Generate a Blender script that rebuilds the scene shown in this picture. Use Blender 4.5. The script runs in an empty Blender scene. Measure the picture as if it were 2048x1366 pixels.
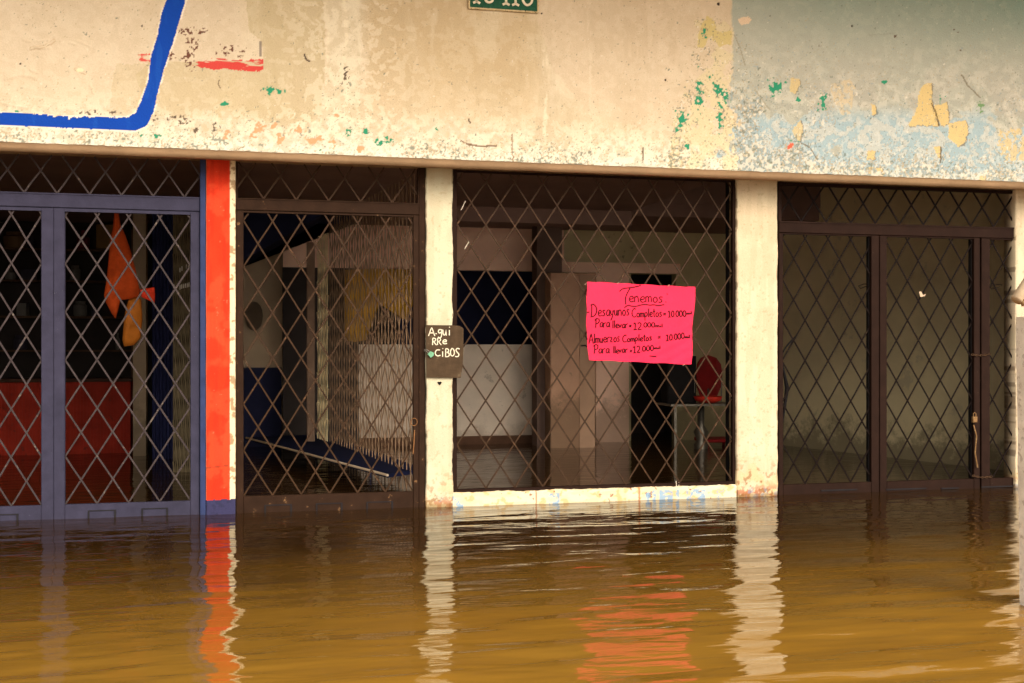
import bpy, bmesh, math, random
import numpy as np
R = math.radians
random.seed(7)
C = bpy.context.scene.collection
SC = bpy.context.scene

# ------------------------------------------------------------------ camera
TH, DIST, CAMZ, FPX = R(13.15), 8.195, 1.2, 2200.0
cam_d = bpy.data.cameras.new('camera'); cam = bpy.data.objects.new('camera', cam_d); C.objects.link(cam)
cam.location = (0, -DIST, CAMZ); cam.rotation_euler = (R(90), 0, -TH)
cam_d.sensor_width = 36; cam_d.lens = FPX / 2048 * 36; cam_d.shift_y = 12 / 2048
cam_d.clip_start = .05; cam_d.clip_end = 1000
SC.camera = cam
# ------------------------------------------------------------------ sky, sun, exposure
SUN_EL, SUN_AZ = 27, -24          # azimuth from the street side, negative = from the left
w = bpy.data.worlds.new('World'); SC.world = w; w.use_nodes = True
nt = w.node_tree; bg = nt.nodes['Background']
sk = nt.nodes.new('ShaderNodeTexSky'); sk.sky_type = 'NISHITA'; sk.sun_disc = False
sk.sun_elevation = R(SUN_EL); sk.sun_rotation = R(180 + SUN_AZ); sk.dust_density = 5; sk.air_density = 1.0
hs = nt.nodes.new('ShaderNodeHueSaturation'); hs.inputs['Saturation'].default_value = .15
mx = nt.nodes.new('ShaderNodeMix'); mx.data_type = 'RGBA'; mx.blend_type = 'MULTIPLY'; mx.inputs['Factor'].default_value = 1
mx.inputs['B'].default_value = (1.0, .94, .83, 1)
nt.links.new(sk.outputs[0], hs.inputs['Color']); nt.links.new(hs.outputs[0], mx.inputs['A'])
nt.links.new(mx.outputs['Result'], bg.inputs[0]); bg.inputs[1].default_value = .15
sd = bpy.data.lights.new('sun', 'SUN'); sd.energy = .6; sd.angle = R(30); sd.color = (1, .92, .80)
so = bpy.data.objects.new('sun', sd); C.objects.link(so)
so.rotation_euler = (R(90 - SUN_EL), 0, R(SUN_AZ)); so.location = (-4, -10, 12)
vs = SC.view_settings; vs.view_transform = 'Standard'; vs.look = 'None'; vs.exposure = .72; vs.gamma = 1
SC.render.film_transparent = False

# ------------------------------------------------------------------ measuring helpers (points on real planes)
def X(px, y=0.0):
    return (DIST + y) * math.tan(TH + math.atan((px - 1024) / FPX))
def dep(x, y): return x * math.sin(TH) + (y + DIST) * math.cos(TH)
def Z(px, py, y=0.0): return CAMZ + (695 - py) * dep(X(px, y), y) / FPX
def P(px, py, y=0.0): return (X(px, y), y, Z(px, py, y))
def px_of(x, y, z):
    d = x * math.sin(TH) + (y + DIST) * math.cos(TH)
    return 1024 + FPX * (x * math.cos(TH) - (y + DIST) * math.sin(TH)) / d, 695 - FPX * (z - CAMZ) / d

# ------------------------------------------------------------------ mesh helpers
class MB:
    def __init__(s): s.v = []; s.f = []
    def add(s, vs, fs):
        n = len(s.v); s.v += [tuple(p) for p in vs]; s.f += [tuple(i + n for i in f) for f in fs]; return s
    def box(s, x0, x1, y0, y1, z0, z1):
        return s.add([(x0,y0,z0),(x1,y0,z0),(x1,y1,z0),(x0,y1,z0),(x0,y0,z1),(x1,y0,z1),(x1,y1,z1),(x0,y1,z1)],
                     [(0,3,2,1),(4,5,6,7),(0,1,5,4),(1,2,6,5),(2,3,7,6),(3,0,4,7)])
    def cbox(s, x0, x1, y0, y1, z0, z1, c=.004):
        # box with chamfered front edges (front = low y)
        vs = [(x0+c,y0,z0+c),(x1-c,y0,z0+c),(x1-c,y0,z1-c),(x0+c,y0,z1-c),
              (x0,y0+c,z0),(x1,y0+c,z0),(x1,y0+c,z1),(x0,y0+c,z1),
              (x0,y1,z0),(x1,y1,z0),(x1,y1,z1),(x0,y1,z1)]
        fs = [(0,1,2,3),(0,4,5,1),(1,5,6,2),(2,6,7,3),(3,7,4,0),(4,8,9,5),(5,9,10,6),(6,10,11,7),(7,11,8,4),(8,11,10,9)]
        return s.add(vs, fs)
    def bar(s, a, b, wd, y0, y1):
        # flat bar in the x-z plane between a=(x,z) and b=(x,z)
        dx, dz = b[0]-a[0], b[1]-a[1]; L = math.hypot(dx, dz)
        if L < .004: return s
        nx, nz = -dz/L*wd/2, dx/L*wd/2
        q = [(a[0]+nx,a[1]+nz),(b[0]+nx,b[1]+nz),(b[0]-nx,b[1]-nz),(a[0]-nx,a[1]-nz)]
        return s.add([(x,y0,z) for x,z in q]+[(x,y1,z) for x,z in q],
                     [(0,1,2,3),(7,6,5,4),(0,4,5,1),(1,5,6,2),(2,6,7,3),(3,7,4,0)])
    def tube(s, pts, r, n=8, closed=False):
        pts = [np.array(p, float) for p in pts]; m = len(pts); rings = []
        up = np.array((0.13, .21, 1.0)); 
        for i, p in enumerate(pts):
            if closed: t = pts[(i+1) % m] - pts[i-1]
            else: t = pts[min(i+1, m-1)] - pts[max(i-1, 0)]
            t = t / (np.linalg.norm(t) + 1e-9)
            a = np.cross(t, up); a /= (np.linalg.norm(a) + 1e-9); b = np.cross(t, a)
            rr = r[i] if hasattr(r, '__len__') else r
            rings.append([tuple(p + rr*(math.cos(2*math.pi*k/n)*a + math.sin(2*math.pi*k/n)*b)) for k in range(n)])
        vs = [q for rg in rings for q in rg]; fs = []
        for i in range(m if closed else m-1):
            j = (i+1) % m
            for k in range(n):
                fs.append((i*n+k, i*n+(k+1) % n, j*n+(k+1) % n, j*n+k))
        if not closed: fs += [tuple(range(n))[::-1], tuple((m-1)*n+k for k in range(n))]
        return s.add(vs, fs)
    def lathe(s, c, prof, n=24):
        vs = []; fs = []
        for r, z in prof:
            for k in range(n):
                a = 2*math.pi*k/n; vs.append((c[0]+r*math.cos(a), c[1]+r*math.sin(a), c[2]+z))
        for i in range(len(prof)-1):
            for k in range(n): fs.append((i*n+k, i*n+(k+1) % n, (i+1)*n+(k+1) % n, (i+1)*n+k))
        fs += [tuple(range(n))[::-1], tuple((len(prof)-1)*n+k for k in range(n))]
        return s.add(vs, fs)
    def build(s, name, mat, parent=None, origin=None, smooth=False):
        me = bpy.data.meshes.new(name)
        org = tuple(parent['_w']) if parent is not None else (origin or (0, 0, 0))
        me.from_pydata([(x-org[0], y-org[1], z-org[2]) for x, y, z in s.v], [], s.f); me.update()
        bmm = bmesh.new(); bmm.from_mesh(me); bmesh.ops.recalc_face_normals(bmm, faces=bmm.faces); bmm.to_mesh(me); bmm.free()
        me.materials.append(mat)
        if smooth: me.polygons.foreach_set('use_smooth', [True]*len(me.polygons))
        o = bpy.data.objects.new(name, me); C.objects.link(o)
        if parent is not None: o.parent = parent; o['_w'] = org
        else: o.location = org; o['_w'] = org
        return o
def tag(o, label=None, cat=None, group=None, kind=None):
    if label: o['label'] = label
    if cat: o['category'] = cat
    if group: o['group'] = group
    if kind: o['kind'] = kind
    return o
def thing(name, loc, label, cat, group=None):
    o = bpy.data.objects.new(name, None); C.objects.link(o); o.location = loc; o['_w'] = tuple(loc)
    o.empty_display_size = .1
    return tag(o, label, cat, group)

# ------------------------------------------------------------------ numpy noise
_rs = np.random.RandomState(3)
_T = _rs.rand(256, 256)
def vn(x, y, s=0):
    x = np.asarray(x, float) + s*17.31; y = np.asarray(y, float) + s*9.77
    xi = np.floor(x).astype(int); yi = np.floor(y).astype(int); fx = x-xi; fy = y-yi
    fx = fx*fx*(3-2*fx); fy = fy*fy*(3-2*fy)
    a = _T[xi & 255, yi & 255]; b = _T[(xi+1) & 255, yi & 255]; c = _T[xi & 255, (yi+1) & 255]; d = _T[(xi+1) & 255, (yi+1) & 255]
    return (a*(1-fx)+b*fx)*(1-fy)+(c*(1-fx)+d*fx)*fy
def fbm(x, y, s=0, o=4):
    t = 0; a = .5; n = 0
    for i in range(o):
        t = t + a*vn(x*2**i, y*2**i, s+i*3); n += a; a *= .5
    return t/n
def sm(a, b, v):
    t = np.clip((v-a)/(b-a), 0, 1); return t*t*(3-2*t)
def lin(c):
    c = [v/255 for v in c]; return tuple((v/12.92 if v <= .04045 else ((v+.055)/1.055)**2.4) for v in c)

# ------------------------------------------------------------------ materials
def mat(name, col, rough=.7, var=.12, scale=6, bump=.15, bscale=60, spec=.06, spot=None, spot_t=.66, spot_scale=25, metal=0, stretch=(1, 1, 1), streak=None):
    """painted / bare surface: base colour varied by noise, optional chips or stains of a second colour"""
    m = bpy.data.materials.new(name); m.use_nodes = True; n = m.node_tree; L = n.links
    b = n.nodes['Principled BSDF']; b.inputs['Roughness'].default_value = rough; b.inputs['Metallic'].default_value = metal
    b.inputs['Specular IOR Level'].default_value = spec
    tc = n.nodes.new('ShaderNodeTexCoord'); mp = n.nodes.new('ShaderNodeMapping'); mp.inputs['Scale'].default_value = stretch
    L.new(tc.outputs['Object'], mp.inputs[0])
    nz = n.nodes.new('ShaderNodeTexNoise'); nz.inputs['Scale'].default_value = scale; nz.inputs['Detail'].default_value = 8; nz.inputs['Roughness'].default_value = .65
    L.new(mp.outputs[0], nz.inputs['Vector'])
    rp = n.nodes.new('ShaderNodeMapRange'); rp.inputs['From Min'].default_value = .25; rp.inputs['From Max'].default_value = .75
    rp.inputs['To Min'].default_value = 1-var; rp.inputs['To Max'].default_value = 1+var; L.new(nz.outputs['Fac'], rp.inputs['Value'])
    mul = n.nodes.new('ShaderNodeVectorMath'); mul.operation = 'SCALE'; mul.inputs[0].default_value = col[:3]; L.new(rp.outputs[0], mul.inputs['Scale'])
    out = mul.outputs[0]
    if spot:
        n2 = n.nodes.new('ShaderNodeTexNoise'); n2.inputs['Scale'].default_value = spot_scale; n2.inputs['Detail'].default_value = 6; n2.inputs['Roughness'].default_value = .7
        L.new(mp.outputs[0], n2.inputs['Vector'])
        r2 = n.nodes.new('ShaderNodeMapRange'); r2.inputs['From Min'].default_value = spot_t; r2.inputs['From Max'].default_value = spot_t+.04; L.new(n2.outputs['Fac'], r2.inputs['Value'])
        mi = n.nodes.new('ShaderNodeMix'); mi.data_type = 'RGBA'; L.new(r2.outputs[0], mi.inputs['Factor']); L.new(out, mi.inputs['A']); mi.inputs['B'].default_value = (*spot[:3], 1)
        out = mi.outputs['Result']
    L.new(out, b.inputs['Base Color'])
    if bump:
        n3 = n.nodes.new('ShaderNodeTexNoise'); n3.inputs['Scale'].default_value = bscale; n3.inputs['Detail'].default_value = 5; L.new(mp.outputs[0], n3.inputs['Vector'])
        bp = n.nodes.new('ShaderNodeBump'); bp.inputs['Strength'].default_value = bump; bp.inputs['Distance'].default_value = .01; L.new(n3.outputs['Fac'], bp.inputs['Height']); L.new(bp.outputs[0], b.inputs['Normal'])
    return m
def mat_vc(name, rough=.85, fine=.15):
    """surface whose paint layers are stored per vertex"""
    m = bpy.data.materials.new(name); m.use_nodes = True; n = m.node_tree; L = n.links
    b = n.nodes['Principled BSDF']; b.inputs['Roughness'].default_value = rough; b.inputs['Specular IOR Level'].default_value = .2
    at = n.nodes.new('ShaderNodeAttribute'); at.attribute_name = 'paint'
    tc = n.nodes.new('ShaderNodeTexCoord'); nz = n.nodes.new('ShaderNodeTexNoise'); nz.inputs['Scale'].default_value = 150; nz.inputs['Detail'].default_value = 6; nz.inputs['Roughness'].default_value = .8
    L.new(tc.outputs['Object'], nz.inputs['Vector'])
    rp = n.nodes.new('ShaderNodeMapRange'); rp.inputs['From Min'].default_value = .3; rp.inputs['From Max'].default_value = .7; rp.inputs['To Min'].default_value = 1-fine; rp.inputs['To Max'].default_value = 1+fine
    L.new(nz.outputs['Fac'], rp.inputs['Value'])
    mul = n.nodes.new('ShaderNodeVectorMath'); mul.operation = 'SCALE'; L.new(at.outputs['Color'], mul.inputs[0]); L.new(rp.outputs[0], mul.inputs['Scale']); L.new(mul.outputs[0], b.inputs['Base Color'])
    n3 = n.nodes.new('ShaderNodeTexNoise'); n3.inputs['Scale'].default_value = 70; n3.inputs['Detail'].default_value = 6; L.new(tc.outputs['Object'], n3.inputs['Vector'])
    bp = n.nodes.new('ShaderNodeBump'); bp.inputs['Strength'].default_value = .35; bp.inputs['Distance'].default_value = .006; L.new(n3.outputs['Fac'], bp.inputs['Height']); L.new(bp.outputs[0], b.inputs['Normal'])
    return m
M = {}
M['paintwall'] = mat_vc('old_painted_plaster')
M['soffit'] = mat('soffit_plaster', (.44,.285,.165), .9, .2, 4, .2, 40, stretch=(1,1,1))
M['plaster'] = mat('cream_plaster', (.60,.50,.35), .9, .1, 3, .3, 60)
M['blue_metal'] = mat('blue_painted_steel', (.038,.035,.060), .7, .25, 9, .1, 80, spot=(.35,.34,.36), spot_t=.69, spot_scale=34)
M['navy'] = mat('navy_paint', (.030,.042,.11), .55, .3, 8, .1, 80, spot=(.4,.4,.4), spot_t=.72, spot_scale=30)
M['bar_blue'] = mat('lattice_steel_grey', (.050,.037,.037), .5, .35, 14, .1, 90, spot=(.13,.10,.08), spot_t=.6, spot_scale=20)
M['brown_metal'] = mat('brown_painted_steel', (.029,.014,.008), .7, .3, 9, .12, 80, spot=(.19,.10,.045), spot_t=.64, spot_scale=18)
M['bar_brown'] = mat('lattice_steel_brown', (.044,.022,.011), .5, .35, 14, .1, 90, spot=(.10,.05,.025), spot_t=.6, spot_scale=16)
M['dark_metal'] = mat('dark_brown_steel', (.020,.009,.006), .7, .3, 9, .12, 80, spot=(.42,.34,.24), spot_t=.72, spot_scale=46)
M['bar_dark'] = mat('lattice_steel_dark', (.008,.004,.003), .7, .3, 14, .1, 90, spot=(.03,.018,.010), spot_t=.66, spot_scale=20)
M['black'] = mat('black_gap', (.012,.010,.010), .8, .3, 9, 0)
M['slot'] = mat('dark_slot_edge', (.02,.018,.02), .7, .2, 9, 0)

# ================================================================== GROUND AND WATER
g = MB(); g.add([(-300,-300,-.55),(300,-300,-.55),(300,300,-.55),(-300,300,-.55)], [(0,1,2,3)])
tag(g.build('ground', mat('street_mud', (.10,.07,.04), .9, .3, 2, .3)), kind='structure')

def water_mat():
    m = bpy.data.materials.new('muddy_flood_water'); m.use_nodes = True; n = m.node_tree; L = n.links
    b = n.nodes['Principled BSDF']; b.inputs['Roughness'].default_value = .035; b.inputs['IOR'].default_value = 1.45
    b.inputs['Specular IOR Level'].default_value = .5
    tc = n.nodes.new('ShaderNodeTexCoord')
    n1 = n.nodes.new('ShaderNodeTexNoise'); n1.inputs['Scale'].default_value = .9; n1.inputs['Detail'].default_value = 5
    mp = n.nodes.new('ShaderNodeMapping'); mp.inputs['Scale'].default_value = (.6, 1.6, 1); L.new(tc.outputs['Object'], mp.inputs[0]); L.new(mp.outputs[0], n1.inputs['Vector'])
    cr = n.nodes.new('ShaderNodeMix'); cr.data_type = 'RGBA'; cr.inputs['A'].default_value = (.25,.115,.012,1); cr.inputs['B'].default_value = (.44,.235,.034,1)
    L.new(n1.outputs['Fac'], cr.inputs['Factor']); L.new(cr.outputs['Result'], b.inputs['Base Color'])
    # painted shade: water colour darkens toward the shops, full ochre silt in the street
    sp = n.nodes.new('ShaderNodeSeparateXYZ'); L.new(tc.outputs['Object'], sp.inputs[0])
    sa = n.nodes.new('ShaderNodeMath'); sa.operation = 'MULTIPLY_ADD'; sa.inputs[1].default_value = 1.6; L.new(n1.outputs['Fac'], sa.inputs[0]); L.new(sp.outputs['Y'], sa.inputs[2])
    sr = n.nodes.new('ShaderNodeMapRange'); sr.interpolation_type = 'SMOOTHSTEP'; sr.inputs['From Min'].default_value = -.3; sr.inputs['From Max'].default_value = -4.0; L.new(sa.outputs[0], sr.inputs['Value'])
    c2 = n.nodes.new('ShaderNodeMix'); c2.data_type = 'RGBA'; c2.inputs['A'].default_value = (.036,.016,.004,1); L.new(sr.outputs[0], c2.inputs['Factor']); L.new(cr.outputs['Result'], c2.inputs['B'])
    def wav(sc, sx, sy, det):
        a = n.nodes.new('ShaderNodeMapping'); a.inputs['Scale'].default_value = (sx, sy, 1); a.inputs['Rotation'].default_value = (0, 0, R(6)); L.new(tc.outputs['Object'], a.inputs[0])
        t = n.nodes.new('ShaderNodeTexNoise'); t.inputs['Scale'].default_value = sc; t.inputs['Detail'].default_value = det; t.inputs['Distortion'].default_value = .4; L.new(a.outputs[0], t.inputs['Vector']); return t.outputs['Fac']
    b1 = n.nodes.new('ShaderNodeBump'); b1.inputs['Strength'].default_value = .7; b1.inputs['Distance'].default_value = .013; L.new(wav(1, 2.2, 8, 2), b1.inputs['Height'])
    b2 = n.nodes.new('ShaderNodeBump'); b2.inputs['Strength'].default_value = .22; b2.inputs['Distance'].default_value = .003; L.new(wav(1, 7, 26, 3), b2.inputs['Height'])
    L.new(b1.outputs[0], b2.inputs['Normal'])
    di = n.nodes.new('ShaderNodeBsdfDiffuse'); gl = n.nodes.new('ShaderNodeBsdfGlossy'); gl.inputs['Roughness'].default_value = .03; gl.inputs['Color'].default_value = (1, 1, 1, 1)
    fr = n.nodes.new('ShaderNodeFresnel'); fr.inputs['IOR'].default_value = 1.36; ms = n.nodes.new('ShaderNodeMixShader')
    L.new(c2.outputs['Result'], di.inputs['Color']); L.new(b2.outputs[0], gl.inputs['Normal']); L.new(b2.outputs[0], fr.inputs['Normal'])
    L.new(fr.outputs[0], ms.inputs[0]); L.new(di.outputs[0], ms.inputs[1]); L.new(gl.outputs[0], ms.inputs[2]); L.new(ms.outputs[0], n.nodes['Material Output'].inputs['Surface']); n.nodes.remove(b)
    return m
def grid_mesh(name, xs, ys, hfun, m, axis='z'):
    gx, gy = np.meshgrid(xs, ys); nx, ny = len(xs), len(ys)
    co = hfun(gx, gy).reshape(-1, 3)
    i = np.arange(nx*ny).reshape(ny, nx)
    f = np.stack([i[:-1,:-1], i[:-1,1:], i[1:,1:], i[1:,:-1]], -1).reshape(-1, 4)
    me = bpy.data.meshes.new(name); me.vertices.add(len(co)); me.vertices.foreach_set('co', co.ravel())
    me.loops.add(f.size); me.loops.foreach_set('vertex_index', f.ravel().astype(np.int32))
    me.polygons.add(len(f)); me.polygons.foreach_set('loop_start', np.arange(0, f.size, 4, dtype=np.int32))
    me.update(calc_edges=True); me.validate(); me.polygons.foreach_set('use_smooth', np.ones(len(me.polygons), bool))
    me.materials.append(m); return me, gx, gy
def water_h(gx, gy):
    near = np.exp(-np.clip(-gy-4.5, 0, 99)/2) * np.exp(-np.clip(np.abs(gx-2)-6, 0, 99)/2)
    wx = gx + .25*vn(gx*1.1, gy*2, 5)
    ins = np.where(gy > .1, .45, 1.0)
    grow = .45 + .75*sm(0.2, -3.0, gy)
    h = (.0095*(vn(wx*1.0+gy*.2, gy*2.9, 1)-.5) + .0100*(vn(wx*2.6-gy*.5, gy*7.5, 2)-.5) + .0022*(vn(wx*6, gy*19, 3)-.5))*grow
    return np.stack([gx, gy, h*near*ins], -1)
xs = np.concatenate([[-250,-60,-20,-8], np.arange(-3.6, 8.2, .026), [12,25,60,250]])
ys = np.concatenate([[-250,-60,-20,-9], np.arange(-5.2, .3, .014), np.arange(.3, 6.3, .035), [9,20,60,250]])
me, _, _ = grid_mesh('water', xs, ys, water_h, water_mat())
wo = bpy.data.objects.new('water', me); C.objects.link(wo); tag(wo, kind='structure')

# ================================================================== BUILDING
ZS = Z(100, 307, 0)              # slab underside
YF = -.40                        # face of the upper wall
ZC = 2.69                        # room ceiling
XL, XR = -3.4, 9.0
bld = thing('shop_building', (2.5, 0, 0), 'old shop building with peeling cream and pale blue upper wall over grilled fronts', 'building')

def in_poly(x, y, poly):
    ins = np.zeros(x.shape, bool); n = len(poly)
    for i in range(n):
        x1, y1 = poly[i]; x2, y2 = poly[(i+1) % n]
        if y1 == y2: continue
        c = ((y1 > y) != (y2 > y)) & (x < (x2-x1)*(y-y1)/(y2-y1)+x1); ins ^= c
    return ins
def seg_d(x, y, pts):
    d = np.full(x.shape, 1e9)
    for (x1, y1), (x2, y2) in zip(pts[:-1], pts[1:]):
        t = np.clip(((x-x1)*(x2-x1)+(y-y1)*(y2-y1))/((x2-x1)**2+(y2-y1)**2+1e-9), 0, 1)
        d = np.minimum(d, np.hypot(x-x1-t*(x2-x1), y-y1-t*(y2-y1)))
    return d
STEP = .0056
wx = np.arange(X(-60, YF), X(2110, YF), STEP); wz = np.arange(ZS, 4.12, STEP)
def wall_co(gx, gz):
    return np.stack([gx, np.full(gx.shape, YF), gz], -1)
me, gx, gz = grid_mesh('upper_wall', wx, wz, wall_co, M['paintwall'])
u, v = px_of(gx, YF, gz)                      # plane measurements used for tracing the paint layers
hh = gz - ZS
jx = u + 9*(fbm(gx*14, gz*14, 1)-.5) + 5*(fbm(gx*60, gz*60, 2)-.5)
jy = v + 9*(fbm(gx*14, gz*14, 3)-.5) + 5*(fbm(gx*60, gz*60, 4)-.5)
col = np.empty(gx.shape+(3,)); col[:] = lin((206,188,160)); dy = np.zeros(gx.shape)
def lay(mask, c, off=0.0):
    global col, dy
    mask = np.asarray(mask, float)[..., None]; col = col*(1-mask)+np.array(lin(c))*mask; dy = dy*(1-mask[..., 0])+off*mask[..., 0]
big = fbm(gx*1.3, gz*1.3, 7); med = fbm(gx*5, gz*5, 8); fin = fbm(gx*38, gz*38, 9, 3); vfin = fbm(gx*75, gz*75, 11, 2)
vert = fbm(gx*9, gz*1.2, 12)
lay(.6*sm(.45,.65,big), (206,188,164)); lay(.55*sm(.48,.60,med), (186,168,138)); lay(.4*sm(.52,.60,fbm(gx*12,gz*9,14)), (208,192,166))
lay(.35*sm(.55,.63,fbm(gx*16,gz*2.2,16))*sm(.25,.6,fbm(gx*2,gz*2,17)), (176,156,126))
lay(.25*sm(.5,.7,vert), (208,194,170))
lay(.75*sm(560,545,np.hypot((u-140)/1.3,v-60)*2.1), (202,184,160))
# tan repaint patches
tan1 = in_poly(jx, jy, [(488,-30),(645,-30),(652,120),(640,240),(560,252),(520,240),(300,232),(270,150),(300,125),(530,122),(522,80),(498,62)])
lay(.6*tan1, (178,160,122), .0006)
lay(.45*in_poly(jx, jy, [(232,130),(300,130),(300,228),(215,228)]), (180,162,126), .0006)
lay(.75*sm(0,30,jx-720)*sm(1105,1050,jx)*sm(330,120,jy+60*(med-.5)), (184,160,124))
lay(.5*sm(.52,.6,fbm(gx*7,gz*2.5,15))*sm(800,840,u)*sm(1110,1080,u)*sm(150,60,v), (204,188,160))
lay(.8*in_poly(jx, jy, [(642,-30),(722,-30),(716,330),(655,330),(660,120)]), (208,194,168), -.0008)
for x0 in (655, 690, 1090, 1180): lay(.7*sm(6,2,np.abs(jx-x0-8*(vert-.5)))*sm(.42,.55,fbm(gx*20,gz*6,21)), (220,206,180))
lay(.55*in_poly(jx, jy, [(1060,-30),(1465,-30),(1465,300),(1180,230),(1100,130)]), (200,178,152))
# worn white lower band
band = sm(.34,.06, hh + .20*(med-.5) + .10*(fin-.5))
lay(.9*band*sm(.30,.52,fin+.35*sm(.12,.02,hh)), (208,201,184), -.0012)
lay(.9*sm(.09,.02,hh+.05*(fin-.5)), (216,209,194), -.0015)
n1_ = fbm(gx*24+2*fbm(gx*9,gz*9,18), gz*24, 19, 5); zone = np.clip(.25 + .9*sm(.40,.05,hh) + .5*sm(180,40,np.abs(u-690)), 0, 1)
lay(.35*zone*sm(.53,.57,n1_), (196,178,148), .0012); lay(.3*zone*sm(.60,.62,n1_), (174,156,128), .0018); lay(.4*zone*(np.abs(n1_-.535) < .005), (146,128,100))  # thin dark lines paint in the shade of flake edges
lay(.55*zone*sm(.47,.41,n1_), (220,208,184), -.0012)
# grey-blue side of the wall
side = sm(-2,3, jx-1466 + 230*sm(120,300,v)*(fbm(gx*9,gz*7,29,5)-.5))
lay(side, (170,168,154))
teal = side*np.clip(sm(210,-70, v + 60*(big-.5) + 20*(med-.5) + .14*(2048-u)),0,1)
lay(.85*teal, (112,144,134))
lay(.45*side*sm(.5,.62,med)*sm(80,220,v), (180,170,156))
n2_ = fbm(gx*20+2*fbm(gx*8,gz*8,28), gz*20, 27, 5); z2_ = side*np.clip(.2+.9*sm(60,260,v),0,1)
lay(.5*z2_*sm(.55,.58,n2_), (150,150,138), .0015); lay(.5*z2_*sm(.41,.38,n2_), (196,190,174), -.001); lay(.5*z2_*(np.abs(n2_-.56) < .005), (112,112,98))  # painted dark contours stand for shade along flake edges here too
bl = side*sm(.47,.51, fbm(gx*5.5,gz*7,31) + .22*sm(200,290,v+.05*(1750-u)) - .10*sm(330,375,v) -.15*sm(1700,1560,u))*sm(200,250,v)
lay(.85*bl, (146,168,176), .0008)
lay(.75*bl*sm(.53,.57,fbm(gx*16+3*fbm(gx*6,gz*6,44),gz*20,46,4)), (184,182,172)); lay(.35*bl*sm(.55,.62,fbm(gx*40,gz*30,49,3)), (200,200,192)); lay(.45*side*(np.abs(fbm(gx*16+3*fbm(gx*6,gz*6,44),gz*20,46,4)-.545) < .006)*bl, (110,118,116))
lay(.75*side*sm(.085,.02,hh+.12*(fbm(gx*20,gz*20,48,4)-.5)+.07*(med-.5)), (206,200,184), -.001)

edge_zone = in_poly(jx, jy, [(1390,40),(1440,30),(1466,60),(1530,150),(1540,380),(1330,380),(1350,230),(1380,150)])
lay(.65*edge_zone*(1-side)*sm(.42,.5,fbm(gx*11,gz*11,33)), (204,188,148))
# yellow undercoat showing
YEL = [[(1848,168),(1862,166),(1863,205),(1870,225),(1878,250),(1816,251),(1832,225),(1838,190)],
       [(1868,212),(1893,203),(1897,250),(1884,252),(1872,232)], [(1897,246),(1930,243),(1938,262),(1930,288),(1915,292),(1897,272)],
       [(1741,208),(1750,208),(1753,230),(1744,232)], [(1866,294),(1882,293),(1881,318),(1872,312)], [(1736,300),(1752,302),(1749,322),(1733,320)],
       [(1736,335),(1765,333),(1769,357),(1734,357)], [(2000,262),(2030,255),(2060,262),(2060,322),(2012,324),(1994,300)],
       [(1585,262),(1600,240),(1606,262),(1601,282),(1590,280)], [(1958,352),(1972,350),(1972,362),(1956,362)],
       [(1580,158),(1590,155),(1600,160),(1592,188),(1580,180)], [(1658,168),(1700,160),(1712,176),(1700,230),(1684,228),(1664,190)]]
for i, p in enumerate(YEL):
    mk = in_poly(jx*.9+u*.1+3*(fin-.5), jy*.9+v*.1+5*(fin-.5), p)
    if i in (7, 11): mk = mk & (fin > .45)
    edge_shade = in_poly(jx*.9+u*.1+3*(fin-.5)-1.6, jy*.9+v*.1+5*(fin-.5)-1.2, p)
    lay(.7*(edge_shade & ~mk)*(i not in (7, 11)), (108,92,66))  # dark line painted lower right of the patches, as edge shade and dirt
    lay(mk*(.9 if i < 7 else .7), (204,176,116) if i != 11 else (196,176,142), .0022)
lay(.85*in_poly(jx, jy, [(1405,40),(1415,30),(1425,38),(1432,62),(1462,62),(1463,90),(1440,92),(1420,72),(1408,96),(1394,96),(1396,70)]), (196,176,116), .001)
lay(.9*in_poly(jx, jy, [(1476,40),(1490,32),(1502,38),(1498,46),(1480,50)]), (216,188,158), .001)
# flecks: small losses of paint, denser towards the bottom and the joint
dens = .05*sm(.5,.05,hh) + .12*sm(.24,.0,hh) + .05*sm(250,60,np.abs(u-1500))*sm(20,200,v) + .05*side*sm(100,230,v) + .03*sm(160,20,np.abs(u-690))*sm(60,200,v)
dens = dens + .07*edge_zone
dens = dens*(.55+.9*sm(.35,.65,med))
lay(.8*sm(0,.02, fbm(gx*90,gz*90,47,2)-(.86-dens*1.2)), (168,150,120), .0012)
lay(.75*sm(0,.02, fbm(gx*62,gz*62,41,2)-(.87-dens)), (104,112,100), .0012)
lay(.8*side*sm(0,.02, fbm(gx*64,gz*64,43,2)-(.86-1.1*dens)), (140,152,152), .0012)
lay(.6*sm(0,.02, fbm(gx*45,gz*45,45,2)-(.90-dens)), (218,208,190), -.001)
def blotch(cx, cy, rx, ry, c, seed, th=.5, sc=45, off=.0012):
    d = np.hypot((u-cx)/rx, (v-cy)/ry)
    lay(sm(0,.04, fbm(gx*sc,gz*sc,seed,3)+.30*(1-d)-th-.12), c, off)
GR = (44,134,100)
for k, (a, b, c, d) in enumerate([(538,181,14,8),(560,183,9,7),(452,206,10,6),(474,248,8,6),(300,268,26,8),(312,275,14,6),(695,262,8,10),(735,262,9,8),(768,283,16,7),
      (875,258,4,6),(1408,70,8,11),(1397,188,10,34),(1424,156,10,8),(1438,176,18,12),(1450,196,8,12),(1440,235,8,26),(1365,240,16,18),(1355,255,6,12),(1548,176,14,16),
      (1573,164,10,7),(1598,198,7,6),(1646,208,11,17),(1770,166,7,8),(1884,200,8,7),(1960,210,8,18),(1590,285,9,8),(1376,290,7,10),(30,222,8,5),(640,300,5,5),(470,256,8,5)]):
    blotch(a, b, c, d, GR if k not in (24,) else (110,140,96), 50+k, .53)
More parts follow.
